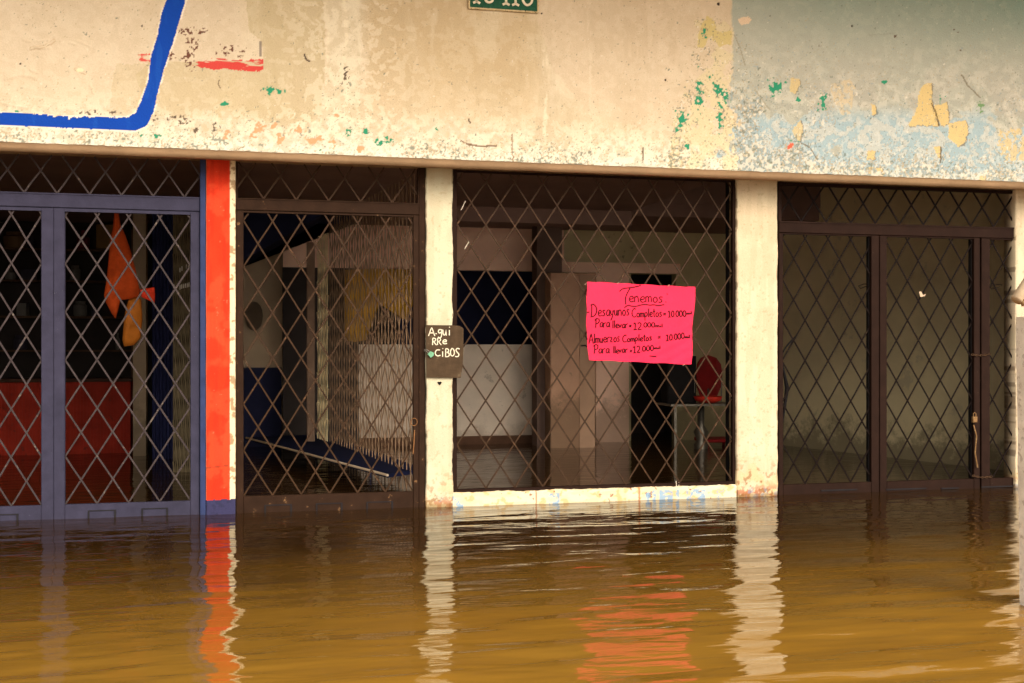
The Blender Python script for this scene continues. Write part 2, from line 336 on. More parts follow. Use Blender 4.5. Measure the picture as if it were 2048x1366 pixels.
for k, (a, b, c, d) in enumerate([(512,262,14,16),(520,250,14,7),(556,276,18,12),(600,262,14,12),(628,280,22,10),(660,290,12,9),(675,232,6,6),(455,268,8,8),(1581,290,7,8),(720,300,12,9),(545,255,9,8)]):
    blotch(a, b, c, d, (226,150,112) if k != 8 else (222,96,70), 90+k, .5, 34)
for k, (a, b, c, d) in enumerate([(310,240,9,12),(345,234,14,7),(368,240,16,14),(390,262,10,9),(562,252,10,6),(430,252,14,9),(690,150,10,18),(180,226,44,5),(230,226,26,4),(1912,62,6,6),(1918,100,6,6),(1790,74,8,7),(1640,90,9,4)]):
    blotch(a, b, c, d, (96,80,66), 130+k, .60, 60)
# dark speckled letter trace left of the red stroke
for k, (a, b, c, d) in enumerate([(385,62,28,8),(383,85,12,18),(378,118,12,24),(346,115,16,10),(470,100,36,16)]):
    d_ = np.hypot((u-a)/c, (v-b)/d); lay(sm(0,.03, vfin+.24*np.clip(1-d_,-1,1)-(.66 if k < 4 else .78))*(d_ < 1.2), (104,66,52), .001)
lay(.7*(seg_d(u, v, [(521,84),(521,112)]) < 2.0), (96,84,84))
# red strokes
red = in_poly(u, jy, [(384,130),(420,116),(455,118),(455,122),(527,120),(527,141),(500,143),(400,136)])
lay(.92*red*sm(.42,.50, fbm(gx*10+gz*22,gz*60,61,3)+.10*(u > 395)), (196,44,46), -.0006)
red2 = in_poly(jx, jy, [(270,112),(306,106),(302,126),(272,124)])
lay(.9*red2*sm(.46,.56, fbm(gx*25,gz*40,63,3)+.003*(u-285)), (200,52,50), -.0006)
# blue painted line with its white border
BL = [(340,-40),(333,0),(323,27),(316,68),(302,113),(297,157),(290,180),(278,212),(270,227),(253,234),(137,232),(0,224),(-80,221),(-80,247),(0,250),(171,258),(273,261),(294,251),(308,222),(314,191),(328,137),(349,75),(371,0),(380,-40)]
BL2 = [(x + (4 if x > 300 or y > 240 else 0)*(1 if y < 235 else .5), y + (3.5 if y > 240 else 0)) for x, y in BL]
def shrink(p, q):
    return in_poly(u-q[0], v-q[1], p)
lay(.9*(shrink(BL, (3.5,1)) | shrink(BL, (-2.5,-1.5)) | shrink(BL, (0,3)))*sm(.34,.46,fbm(gx*22,gz*22,74,3)), (222,214,198))
ragged = 3*(fbm(gx*60,gz*60,71)-.5)
top_r = 16*np.maximum(0, fbm(gx*42,gz*30,72,3)-.52)*(v < 240)*(u < 260)
bm = in_poly(u+ragged*.6, v+ragged*.8-top_r*1.2, BL)
lay(bm, (8,62,158), -.001)
lay(.35*bm*sm(.55,.7,fbm(gx*20,gz*4,73)), (26,84,178), -.001)
lay(.5*bm*sm(0,.02,vfin-.93), (150,160,180))
# cracks and scratches
for pts, wd, c in [([(609,108),(612,118),(619,122)],1.8,(70,52,44)),([(935,288),(950,291),(966,293),(992,291)],1.7,(110,84,62)),([(920,280),(935,288)],1.2,(130,104,80)),
      ([(1024,270),(1024,300),(1027,326)],1.3,(140,116,90)),([(1286,296),(1286,320)],1.6,(104,82,62)),
      ([(438,160),(436,168),(441,176)],1.0,(110,92,72)),([(937,240),(941,246)],1.8,(90,70,52)),([(1923,150),(1935,170),(1960,195)],1.3,(120,112,92)),
      ([(1863,206),(1872,225),(1878,250)],1.5,(96,76,48)),([(1601,285),(1620,295),(1635,320)],1.1,(110,104,88)),
      ([(1300,345),(1308,352)],1.2,(110,92,72)),([(1468,70),(1480,95),(1490,130)],1.1,(150,142,122)),([(1882,294),(1881,325)],1.2,(90,80,66)),([(1510,180),(1540,220)],.9,(150,142,122)),([(1600,300),(1598,340)],1.0,(150,142,130))]:
    lay(.9*(seg_d(u + 2*(vfin-.5), v + 3*(fin-.5), pts) < wd), c, .002)
for pts in [[(62,98),(90,92),(108,82)],[(70,84),(96,78),(110,72)],[(72,95),(100,97)],[(150,138),(170,146)],[(155,82),(180,94)],[(0,205),(30,212),(56,217)],[(10,160),(40,150),(70,155)],[(46,78),(60,84)],[(88,14),(98,9)],[(1740,70),(1790,64)],[(1560,300),(1590,318)],[(140,86),(150,90)],[(180,170),(186,185)],[(60,140),(75,146)]]:
    d_ = seg_d(u, v + 4*(fin-.5), pts); dy -= .0045*np.exp(-(d_/2.2)**2); lay(.5*(np.abs(d_-2.5) < 1.0)*(v > 0), (176,150,118), 0) if pts[0][0] in (150, 62) else None
lay(.9*(np.hypot(u-160,(v-140)*1.6) < 7), (226,208,172)) 
dy += -.0022*(fbm(gx*2.2, gz*2.2, 81)-.5)*4*.6 - .0016*(med-.5)*2
# a few nails and holes
for a, b, r_ in [(1437,8,3),(284,52,1.8),(41,128,2),(1704,52,1.8),(1331,160,2.2),(1083,27,1.6),(1540,32,1.2)]:
    lay(np.hypot(u-a, v-b) < r_, (56,44,38), .004)
bot = hh < STEP*.5
co = np.stack([gx, YF + dy, gz + np.where(bot, .006*(fbm(gx*12, gx*0, 91)-.5)+.004*(vn(gx*60, gx*0, 92)-.5), 0)], -1)
co[..., 0] -= 2.5
me.vertices.foreach_set('co', co.ravel())
ca = me.color_attributes.new('paint', 'FLOAT_COLOR', 'POINT')
ca.data.foreach_set('color', np.concatenate([np.clip(col, 0, 1).reshape(-1, 3), np.ones((gx.size, 1))], 1).ravel())
me.update()
uw = bpy.data.objects.new('upper_wall', me); C.objects.link(uw); uw.parent = bld
uw['label'] = 'peeling cream and grey blue plaster wall with a blue painted line'

b = MB()
b.box(XL, XR, YF+.012, -.2, ZS+.012, 4.6)
b.box(XL, X(-60, YF)+.02, YF, YF+.012, ZS, 4.6); b.box(X(2110, YF)-.02, XR, YF, YF+.012, ZS, 4.6); b.box(X(-60,YF)-.01, XR, YF-.001, YF+.011, 4.11, 4.6)
b.build('wall_core', M['plaster'], bld)
b = MB(); b.box(XL, XR, -3.0, .3, 4.55, 4.72); b.build('shade_eave', M['plaster'], bld)  # unseen overhang added and deepened to shade the upper wall and nearby water
# underside strip of the overhang with a thin drip ridge
b = MB()
n = 90; vsx = [XL + (XR-XL)*i/n for i in range(n+1)]
prof = [(YF+.002,-.001),(YF+.024,-.022),(YF+.026,-.026),(YF+.055,-.050),(YF+.095,-.052),(YF+.10,.012)]
vs = []; fs = []
for i, x in enumerate(vsx):
    for (yy, zz) in prof: vs.append((x, yy, ZS+zz+.003*(vn(x*9, yy*9, 4)-.5)))
k = len(prof)
for i in range(n):
    for j in range(k-1): fs.append((i*k+j, (i+1)*k+j, (i+1)*k+j+1, i*k+j+1))
b.add(vs, fs); b.build('soffit', M['soffit'], bld, smooth=True)
b = MB(); b.box(XL, XR, -.19, .12, ZS+.006, 2.9); b.build('lintel_beam', M['soffit'], bld)

# pillars -------------------------------------------------------------------------------------------------
def pillar(x0, x1, y0, y1, paintfn, label=None, rag=.006, z0=-.5, z1=None, sideout=None):
    """rough plastered pillar: front as a painted grid with ragged edges, sides and back closed"""
    z1 = z1 or ZS - .0005
    st = .006; zs_ = np.arange(z0, z1+st, st); zs_[-1] = z1; nx = max(6, int((x1-x0)/st)); us = np.linspace(0, 1, nx+1)
    gu, gz_ = np.meshgrid(us, zs_)
    eL = x0 + rag*(fbm(zs_*9, zs_*0, 5+x0, 4)-.5)*2 ; eR = x1 + rag*(fbm(zs_*9, zs_*0, 9+x1, 4)-.5)*2
    gx_ = eL[:, None]*(1-gu)+eR[:, None]*gu
    yy = y0 + .004*(fbm(gx_*6, gz_*6, 3)-.5) + .006*(np.clip(.05-np.minimum(gu, 1-gu), 0, 1)/.05)**2
    c = paintfn(gx_, gz_, gu)
    ny = len(zs_); nu = nx+1
    cf = np.stack([gx_, yy, gz_], -1).reshape(-1, 3); cf_c = c.reshape(-1, 3)
    bl_ = np.stack([eL, np.full(ny, y1), zs_], -1); br_ = np.stack([eR, np.full(ny, y1), zs_], -1)
    allv = np.concatenate([cf, bl_, br_]); allc = np.concatenate([cf_c, c[:, 0], c[:, -1]])
    i = np.arange(ny*nu).reshape(ny, nu); o1 = ny*nu; o2 = o1+ny; r_ = np.arange(ny-1)
    f = [np.stack([i[:-1,:-1], i[:-1,1:], i[1:,1:], i[1:,:-1]], -1).reshape(-1, 4),
         np.stack([o1+r_, i[:-1,0], i[1:,0], o1+r_+1], -1), np.stack([i[:-1,-1], o2+r_, o2+r_+1, i[1:,-1]], -1), np.stack([o2+r_, o1+r_, o1+r_+1, o2+r_+1], -1)]
    f = np.concatenate(f)
    me = bpy.data.meshes.new('pillar'); me.vertices.add(len(allv)); allv = allv.copy(); allv[:, 0] -= 2.5
    me.vertices.foreach_set('co', allv.ravel()); me.loops.add(f.size); me.loops.foreach_set('vertex_index', f.ravel().astype(np.int32))
    me.polygons.add(len(f)); me.polygons.foreach_set('loop_start', np.arange(0, f.size, 4, dtype=np.int32)); me.update(calc_edges=True)
    ca = me.color_attributes.new('paint', 'FLOAT_COLOR', 'POINT'); ca.data.foreach_set('color', np.concatenate([np.clip(allc,0,1), np.ones((len(allc),1))], 1).ravel())
    me.materials.append(M['paintwall']); o = bpy.data.objects.new('pillar', me); C.objects.link(o); o.parent = bld
    if label: o['label'] = label
    return o
def mixc(c, mask, d):
    mask = np.asarray(mask, float)[..., None]; return c*(1-mask)+np.array(lin(d))*mask
def cream(base, dirt=.8, seed=0):
    def fn(x, z, uu):
        c = np.empty(x.shape+(3,)); c[:] = lin(base); m_ = fbm(x*5, z*5, seed); f_ = fbm(x*40, z*40, seed+2, 3)
        c = mixc(c, .5*sm(.45,.65,m_), (216,202,172)); c = mixc(c, .35*sm(.45,.6,fbm(x*20,z*3,seed+3)), (186,168,136)); c = mixc(c, .5*sm(.70,.76,f_), (170,150,118))
        low = sm(.42,.02, z + .30*(m_-.5))
        c = mixc(c, dirt*.65*low*sm(.46,.62,fbm(x*14, z*14, seed+5)), (206,178,128)); c = mixc(c, dirt*low*sm(.62,.68,fbm(x*30, z*30, seed+6)), (150,110,72))
        c = mixc(c, dirt*.8*sm(.14,.02,z)*sm(.56,.62,fbm(x*26, z*26, seed+8)), (164,84,50)); c = mixc(c, dirt*.5*sm(.10,.02,z)*sm(.60,.64,fbm(x*22, z*22, seed+9)), (96,140,176))
        c = mixc(c, .6*sm(.62,.66,fbm(x*50, z*12, seed+10,3))*(np.minimum(uu,1-uu)*(x.max()-x.min()) < .012), (96,72,54))
        c = mixc(c, .6*sm(.035,.012,z+.012*(f_-.5)), (120,90,50))
        return c
    return fn
xr0, xr1, xr2 = X(412), X(460), X(471)
def redpaint(x, z, uu):
    c = np.empty(x.shape+(3,)); c[:] = lin((206,50,20)); f_ = fbm(x*40, z*40, 2, 3); m_ = fbm(x*6, z*3, 3)
    c = mixc(c, .5*sm(.45,.7,m_), (224,62,30)); c = mixc(c, .45*sm(.42,.6,fbm(x*34,z*2.5,4)), (186,40,18)); c = mixc(c, .35*sm(.5,.62,fbm(x*9,z*9,8)), (222,84,48)); c = mixc(c, .5*sm(.82,.86,f_), (226,120,90))
    c = mixc(c, .8*(np.abs(x-xr0) < .004+.003*(f_-.5)), (222,150,110))
    t = z + .35*x + .006*(f_-.5); c = mixc(c, .7*(np.abs(z-.335-.10*(x-xr0)) < .0045), (120,54,30)); c = mixc(c, .4*(np.abs(z-.322-.10*(x-xr0)) < .005), (150,70,30))
    wl = x > xr1 + .004*(fbm(z*10, z*0, 6)-.5); c = mixc(c, wl, (226,206,170)); c = mixc(c, wl*sm(.58,.64,fbm(x*30,z*30,12,3)), (168,138,104))
    c = mixc(c, z < .105+.01*(fbm(x*30,z*0,8)-.5), (52,50,82)); c = mixc(c, .6*(z < .105)*sm(.6,.68,f_), (40,40,66))
    return c
pillar(xr0, xr2, -.012, .14, redpaint, 'bright red painted pillar with navy foot and white edge', .002)
pillar(X(852), X(905), -.006, .12, cream((196,186,158), .8, 4), 'narrow cream pillar behind the chalkboard', .010)
pillar(X(1473), X(1555), -.006, .14, cream((204,184,154), 1.0, 9), 'wide cream pillar between window grille and brown gate', .007)
pillar(X(2030), X(2030)+.42, -.006, .14, cream((206,186,158), .9, 14), 'cream pillar at the right end', .004)
pillar(XL, X(-195), -.006, .14, cream((214,200,168), .9, 19), None, .004)
b = MB(); b.box(X(2030)+.42, XR, .0, .15, -.5, ZS); b.build('end_wall', M['plaster'], bld)
# navy jamb beside red pillar
b = MB(); b.cbox(X(400), X(411.5), -.004, .10, -.5, ZS-.001); b.build('jamb', M['navy'], bld)
b = MB(); b.cbox(X(838.5), X(850.5), .012, .12, -.5, ZS-.001, .003); b.build('jamb', M['brown_metal'], bld)
# small white nicks and heart-shaped hole on cream pillar
b = MB(); hx, hy, hz = P(879, 766, -.0075)
pts = [(hx-.016, hz+.007),(hx-.008,hz+.010),(hx,hz+.008),(hx+.009,hz+.011),(hx+.016,hz+.006),(hx+.012,hz-.006),(hx,hz-.018),(hx-.012,hz-.005)]
b.add([(x, -.0105, z) for x, z in pts]+[(x, .01, z) for x, z in pts], [tuple(range(8))]+[(i, i+8, (i+1) % 8+8, (i+1) % 8) for i in range(8)])
b.build('plaster_hole', M['black'], bld)
# window sill of the wide grille --------------------------------------------------------------
def sillpaint(x, z, uu):
    c = np.empty(x.shape+(3,)); c[:] = lin((214,198,164)); c = mixc(c, .5*sm(.45,.6,fbm(x*9,z*20,3)), (224,214,190)); c = mixc(c, .7*sm(.60,.66,fbm(x*16,z*24,5)), (206,168,110))
    c = mixc(c, .9*sm(.70,.73,fbm(x*24,z*30,7)), (136,74,38))
    for px, wd in ((1278, .012), (1072, .008)):
        c = mixc(c, .8*sm(wd, .2*wd, np.abs(x-X(px)+.006*(vn(z*80, z*0, 3)-.5))), (178,96,44))
    z_ = z
    for px0, px1, sd_ in ((1290,1300,1),(1303,1312,2),(1318,1345,3),(1350,1358,4),(1372,1410,5),(1432,1446,6),(1098,1118,7),(896,926,8)):
        c = mixc(c, .75*(x > X(px0))*(x < X(px1))*sm(.44,.52,fbm(x*45,z*60,sd_*5,3))*(z < .075), (112,158,196))
    return c
zt = Z(1200, 977)
def sill():
    x0, x1 = X(905), X(1473); st = .006
    xs_ = np.arange(x0, x1, st); zs_ = np.concatenate([[-.5, -.1], np.linspace(-.02, 1, 24)*1.0]) ; zs_ = np.concatenate([[-.5,-.1], np.linspace(-.02, zt, 22)])
    gx_, gz_ = np.meshgrid(xs_, zs_); top = .010*(fbm(gx_*5, gx_*0, 3)-.5)*2 + .006*(fbm(gx_*26, gx_*0, 6)-.5)*2
    tt = np.clip(gz_/zt, 0, 1); gz2 = gz_ + top*tt**3
    yy = -.008 + .006*(fbm(gx_*8, gz_*8, 3)-.5) + .012*np.clip(tt-.86, 0, 1)/.14
    c = sillpaint(gx_, gz_, None)
    ny, nx_ = gx_.shape; back = np.stack([xs_, np.full(nx_, .12), gz2[-1]+.002], -1); bc = c[-1]
    cf = np.concatenate([np.stack([gx_, yy, gz2], -1).reshape(-1, 3), back]); cc = np.concatenate([c.reshape(-1, 3), bc]); cf[:, 0] -= 2.5
    i = np.arange(ny*nx_+nx_).reshape(ny+1, nx_); f = np.stack([i[:-1,:-1], i[:-1,1:], i[1:,1:], i[1:,:-1]], -1).reshape(-1, 4)
    me = bpy.data.meshes.new('window_sill'); me.vertices.add(len(cf)); me.vertices.foreach_set('co', cf.ravel()); me.loops.add(f.size); me.loops.foreach_set('vertex_index', f.ravel().astype(np.int32))
    me.polygons.add(len(f)); me.polygons.foreach_set('loop_start', np.arange(0, f.size, 4, dtype=np.int32)); me.update(calc_edges=True)
    ca = me.color_attributes.new('paint', 'FLOAT_COLOR', 'POINT'); ca.data.foreach_set('color', np.concatenate([np.clip(cc,0,1), np.ones((len(cc),1))], 1).ravel())
    me.materials.append(M['paintwall']); o = bpy.data.objects.new('window_sill', me); C.objects.link(o); o.parent = bld
    o['label'] = 'cream painted sill with rust runs and blue scrawls at the waterline'
sill()

# rooms behind the grilles ----------------------------------------------------------------------
def damp(m, hi=.3, amt=.62, dark=(.07,.052,.03,1)):
    """uneven tide mark of damp and mould, up to about hi metres"""
    n = m.node_tree; L = n.links; bs = n.nodes['Principled BSDF']; src = bs.inputs['Base Color'].links[0].from_socket
    tc = n.nodes.new('ShaderNodeNewGeometry'); sp = n.nodes.new('ShaderNodeSeparateXYZ'); L.new(tc.outputs['Position'], sp.inputs[0])
    nz = n.nodes.new('ShaderNodeTexNoise'); nz.inputs['Scale'].default_value = 3.2; nz.inputs['Detail'].default_value = 9; nz.inputs['Roughness'].default_value = .75; L.new(tc.outputs['Position'], nz.inputs['Vector'])
    a = n.nodes.new('ShaderNodeMath'); a.operation = 'MULTIPLY_ADD'; a.inputs[1].default_value = 1.5; L.new(nz.outputs['Fac'], a.inputs[0]); L.new(sp.outputs['Z'], a.inputs[2])
    r = n.nodes.new('ShaderNodeMapRange'); r.inputs['From Min'].default_value = .82+hi; r.inputs['From Max'].default_value = .62+hi; r.inputs['To Max'].default_value = amt; L.new(a.outputs[0], r.inputs['Value'])
    mi = n.nodes.new('ShaderNodeMix'); mi.data_type = 'RGBA'; L.new(r.outputs[0], mi.inputs['Factor']); L.new(src, mi.inputs['A']); mi.inputs['B'].default_value = dark; L.new(mi.outputs['Result'], bs.inputs['Base Color']); return m
def damp_mat():
    return damp(mat('olive_wall_with_damp', (.72,.60,.36), .9, .14, 2, .3, 30, spot=(.56,.47,.30), spot_t=.62, spot_scale=1.6))
YB = 5.2
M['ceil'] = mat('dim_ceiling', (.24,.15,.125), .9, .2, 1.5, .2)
M['olive'] = mat('olive_plaster', (.50,.41,.23), .9, .14, 2.5, .3, 30, spot=(.15,.12,.07), spot_t=.66, spot_scale=3)
M['pinkwall'] = mat('pinkish_plaster', (.92,.60,.45), .9, .12, 2, .2, 30)
M['whitewall'] = mat('whitewashed_half_wall', (.66,.55,.45), .8, .16, 3, .15, 30, spot=(.42,.34,.26), spot_t=.62, spot_scale=4)
M['beige'] = mat('beige_plaster', (.52,.39,.26), .9, .14, 2, .2, 30)
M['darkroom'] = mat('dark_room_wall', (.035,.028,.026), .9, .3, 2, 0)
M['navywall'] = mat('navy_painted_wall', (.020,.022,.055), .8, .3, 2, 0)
M['stain'] = mat('wet_brown_skirting', (.10,.050,.030), .7, .4, 5, .1)
damp(M['pinkwall'], .45, .6, (.20,.13,.08,1)); damp(M['whitewall'], .25, .45, (.25,.18,.13,1)); damp(M['beige'], .5, .5, (.12,.09,.06,1)); damp(M['olive'], .5, .5)
xrec = X(1515, .12)
b = MB(); b.box(XL, xrec, .121, 3.6, ZC, ZC+.15); b.box(XL, XR, 3.6, 6.6, ZC, ZC+.15); b.build('ceiling', M['ceil'], bld)
b = MB(); b.box(xrec, XR, .121, 3.6, 3.25, 3.4); b.box(xrec-.02, xrec, .13, 3.6, ZC+.002, 3.3); b.box(xrec, XR, 3.58, 3.62, ZC+.15, 3.3); b.build('raised_ceiling', M['ceil'], bld)
b = MB(); b.box(XL, XR, .0, .12, 2.9, 3.42); b.build('lintel_core', M['ceil'], bld)
xd = X(440)   # party wall between the first and second shop
b = MB(); b.box(xd-.06, xd+.06, .14, YB, -.5, ZC-.002); b.build('party_wall', M['beige'], bld)
b = MB(); b.box(XL, XL+.15, .15, 6.0, -.5, ZC-.002); b.build('side_wall', M['beige'], bld)
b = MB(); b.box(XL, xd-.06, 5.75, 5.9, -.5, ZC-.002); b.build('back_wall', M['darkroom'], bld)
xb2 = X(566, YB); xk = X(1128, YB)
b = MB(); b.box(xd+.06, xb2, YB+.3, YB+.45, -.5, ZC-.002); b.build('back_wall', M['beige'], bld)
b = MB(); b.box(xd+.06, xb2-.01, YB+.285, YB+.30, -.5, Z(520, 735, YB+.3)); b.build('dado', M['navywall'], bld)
# kitchen counter wall with an opening above it
z1, z2 = Z(1000, 689, YB), Z(1000, 541, YB)
b = MB(); b.box(xb2+.9, X(1088, YB), YB, YB+.15, -.5, z1); b.build('half_wall', M['whitewall'], bld)
b = MB(); b.box(xb2+.9, X(1088, YB)-.01, YB-.012, YB, -.5, Z(1000, 871, YB)); b.build('skirting', M['stain'], bld)
b = MB(); b.box(xb2, xk, YB, YB+.15, z2, ZC-.002); b.build('header_wall', M['pinkwall'], bld)
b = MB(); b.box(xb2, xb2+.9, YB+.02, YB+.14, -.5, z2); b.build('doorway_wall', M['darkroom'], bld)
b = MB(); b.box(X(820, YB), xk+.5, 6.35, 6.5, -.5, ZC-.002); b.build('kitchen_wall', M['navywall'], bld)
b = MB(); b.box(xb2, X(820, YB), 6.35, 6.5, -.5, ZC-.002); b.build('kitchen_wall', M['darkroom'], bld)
# right part: olive wall with a doorway
xo = X(1460, YB); xdo0, xdo1 = X(1262, YB), X(1352, YB); zl = Z(1250, 547, YB)
b = MB(); b.box(xk, xo+.2, YB, YB+.15, zl, ZC-.002); b.box(xk, xdo0, YB, YB+.15, -.5, zl); b.box(xdo1, xo+.2, YB, YB+.15, -.5, zl); b.build('back_wall', M['olive'], bld)
b = MB(); b.box(xk-.1, xdo1+.02, YB-.10, YB-.004, zl, Z(1250, 527, YB)); b.build('door_lintel', M['pinkwall'], bld)
b = MB(); b.box(X(1192, YB-.1), X(1258, YB-.1), YB-.10, YB-.004, -.5, zl); b.build('door_jamb', M['pinkwall'], bld)
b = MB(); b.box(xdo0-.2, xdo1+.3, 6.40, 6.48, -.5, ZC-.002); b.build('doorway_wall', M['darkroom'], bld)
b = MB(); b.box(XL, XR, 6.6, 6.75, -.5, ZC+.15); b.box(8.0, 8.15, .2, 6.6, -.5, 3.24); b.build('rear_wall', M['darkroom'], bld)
b = MB(); b.box(X(1074, 4.7), X(1124, 4.7), 4.7, 4.95, -.5, ZC-.002); b.build('inner_column', mat('column_plaster', (.155,.10,.08), .9, .15, 2, .1), bld)
b = MB(); b.box(X(905), xk+.2, 3.2, 3.5, ZC-.16, ZC-.001); b.build('ceiling_beam', M['ceil'], bld)
# skewed party wall on the right with a damp band
A = (7.39, .16); Bp = (5.95, 5.56)
def skew(off, z0, z1, m, nm):
    dx, dy_ = Bp[0]-A[0], Bp[1]-A[1]; L = math.hypot(dx, dy_); nx, ny = -dy_/L, dx/L   # normal pointing left
    if nx > 0: nx, ny = -nx, -ny
    q = [(A[0]+nx*off, A[1]+ny*off), (Bp[0]+nx*off, Bp[1]+ny*off), (Bp[0]-nx*.12, Bp[1]-ny*.12), (A[0]-nx*.12, A[1]-ny*.12)]
    b = MB(); b.add([(x, y, z0) for x, y in q]+[(x, y, z1) for x, y in q], [(0,1,5,4),(1,2,6,5),(2,3,7,6),(3,0,4,7),(4,5,6,7),(3,2,1,0)]); return b.build(nm, m, bld)
skew(0, -.5, 3.24, damp_mat(), 'party_wall')
# dark sloping underside of a stair above the second shop
b = MB(); ys0 = 4.3
pl = [P(478, 525, ys0), P(575, 470, ys0), P(720, 385, ys0)]
top = ZC-.003
b.add([(pl[0][0], ys0, pl[0][2]), (pl[1][0], ys0, pl[1][2]), (pl[2][0], ys0, pl[2][2]), (pl[2][0], ys0, top), (pl[0][0], ys0, top)] +
      [(pl[0][0], ys0+.9, pl[0][2]), (pl[1][0], ys0+.9, pl[1][2]), (pl[2][0], ys0+.9, pl[2][2]), (pl[2][0], ys0+.9, top), (pl[0][0], ys0+.9, top)],
      [(0,1,2,3,4),(9,8,7,6,5),(0,5,6,1),(1,6,7,2),(2,7,8,3),(3,8,9,4),(4,9,5,0)])
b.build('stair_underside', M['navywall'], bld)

# ================================================================== LATTICE GRILLES
def clip(x, z, sx, sz, x0, x1, z0, z1):
    """line through (x,z) with direction (sx,sz) clipped to the rectangle"""
    t0, t1 = -1e9, 1e9
    for p, d, a, b_ in ((x, sx, x0, x1), (z, sz, z0, z1)):
        ta, tb = (a-p)/d, (b_-p)/d
        if ta > tb: ta, tb = tb, ta
        t0, t1 = max(t0, ta), min(t1, tb)
    if t1-t0 < 1e-3: return None
    return (x+t0*sx, z+t0*sz), (x+t1*sx, z+t1*sz)
def lattice(x0, x1, z0, z1, xn, wd, hd, y, bw=.0118, amp=.0024):
    """diamond lattice of two layers of flat bars; xn = x of one node on the bottom edge"""
    b = MB(); N = int((x1-x0)/wd + (z1-z0)/hd)+4
    k0 = math.floor((x0-xn)/wd)
    for k in range(k0-N, k0+N+8):
        for s in (1, -1):
            r = clip(xn+k*wd, z0, s*wd, hd, x0, x1, z0, z1)
            if r:
                (a, c), (d, e) = r; m_ = 4; pts = [(a+(d-a)*i/m_+(random.uniform(-1, 1)*amp if 0 < i < m_ else 0), c+(e-c)*i/m_) for i in range(m_+1)]
                yy = y if s < 0 else y+.006
                for p, q in zip(pts[:-1], pts[1:]): b.bar(p, q, bw, yy, yy+.005)
    return b
def slots(lf, spec, y):
    """thin raised brackets of the drain openings in a bottom rail"""
    for a, c, t in spec:
        xa, xc, zz = X(a, y), X(c, y), Z((a+c)/2, t, y)
        b = MB(); b.box(xa, xc, y-.006, y, zz-.006, zz); b.box(xa, xa+.010, y-.006, y, -.2, zz-.006); b.box(xc-.012, xc, y-.006, y, -.2, zz-.006)
        b.build('drain_slot', M['slot'], lf)
YG = .035
def node_w(pa, pb, n, y): return (X(pb, y)-X(pa, y))/n

def gate1():
    x0 = X(-190, YG); xR = X(400, YG)-.001
    t = thing('grille_gate', (X(108, YG), YG, 0), 'blue grey double gate of diamond lattice left of the red pillar', 'gate')
    zt0, zt1 = Z(100, 415, YG), Z(100, 386, YG); zb = Z(130, 1009, YG)
    b = MB(); b.cbox(x0, xR, YG-.02, YG+.03, zt0, zt1); b.box(x0, xR, YG-.026, YG-.02, zt1-.012, zt1-.004); b.box(x0, x0+.04, YG-.01, YG+.03, -.5, zt0)
    b.box(x0, x0+.04, YG-.01, YG+.03, zt1, ZS-.003); b.build('frame', M['blue_metal'], t)
    wd = node_w(45, 240, 3, YG); z1 = Z(100, 337, YG)
    b = lattice(x0, xR, zt1, ZS-.004, X(48, YG), wd, wd*1.47, YG); tr = b.build('transom_lattice', M['bar_blue'], t)
    for (a, c0, c1, d, nn) in ((-190, -165, 83, 107.5, 4), (108, 130, 381, 399.5, 4)):
        b = MB(); y0 = YG-.014
        b.cbox(X(a, YG), X(c0, YG), y0, YG+.025, -.5, zt0-.003); b.cbox(X(c1, YG), X(d, YG), y0, YG+.025, -.5, zt0-.003)
        b.cbox(X(c0, YG), X(c1, YG), y0+.002, YG+.024, -.5, zb)
        b.box(X(c0, YG), X(c1, YG), y0+.004, YG+.02, zt0-.026, zt0-.004)
        lf = b.build('door_leaf', M['blue_metal'], t)
        xw = (X(c1, YG)-X(c0, YG))/nn
        b = lattice(X(c0, YG)+.001, X(c1, YG)-.001, zb, zt0-.026, X(c0, YG), xw, .338, YG+.004); b.build('lattice', M['bar_blue'], lf)
        slots(lf, [(-140,-100,1024),(-60,-25,1023),(-5,37,1028)] if a < 0 else [(176,232,1020),(283,336,1016)], y0+.001)
gate1()
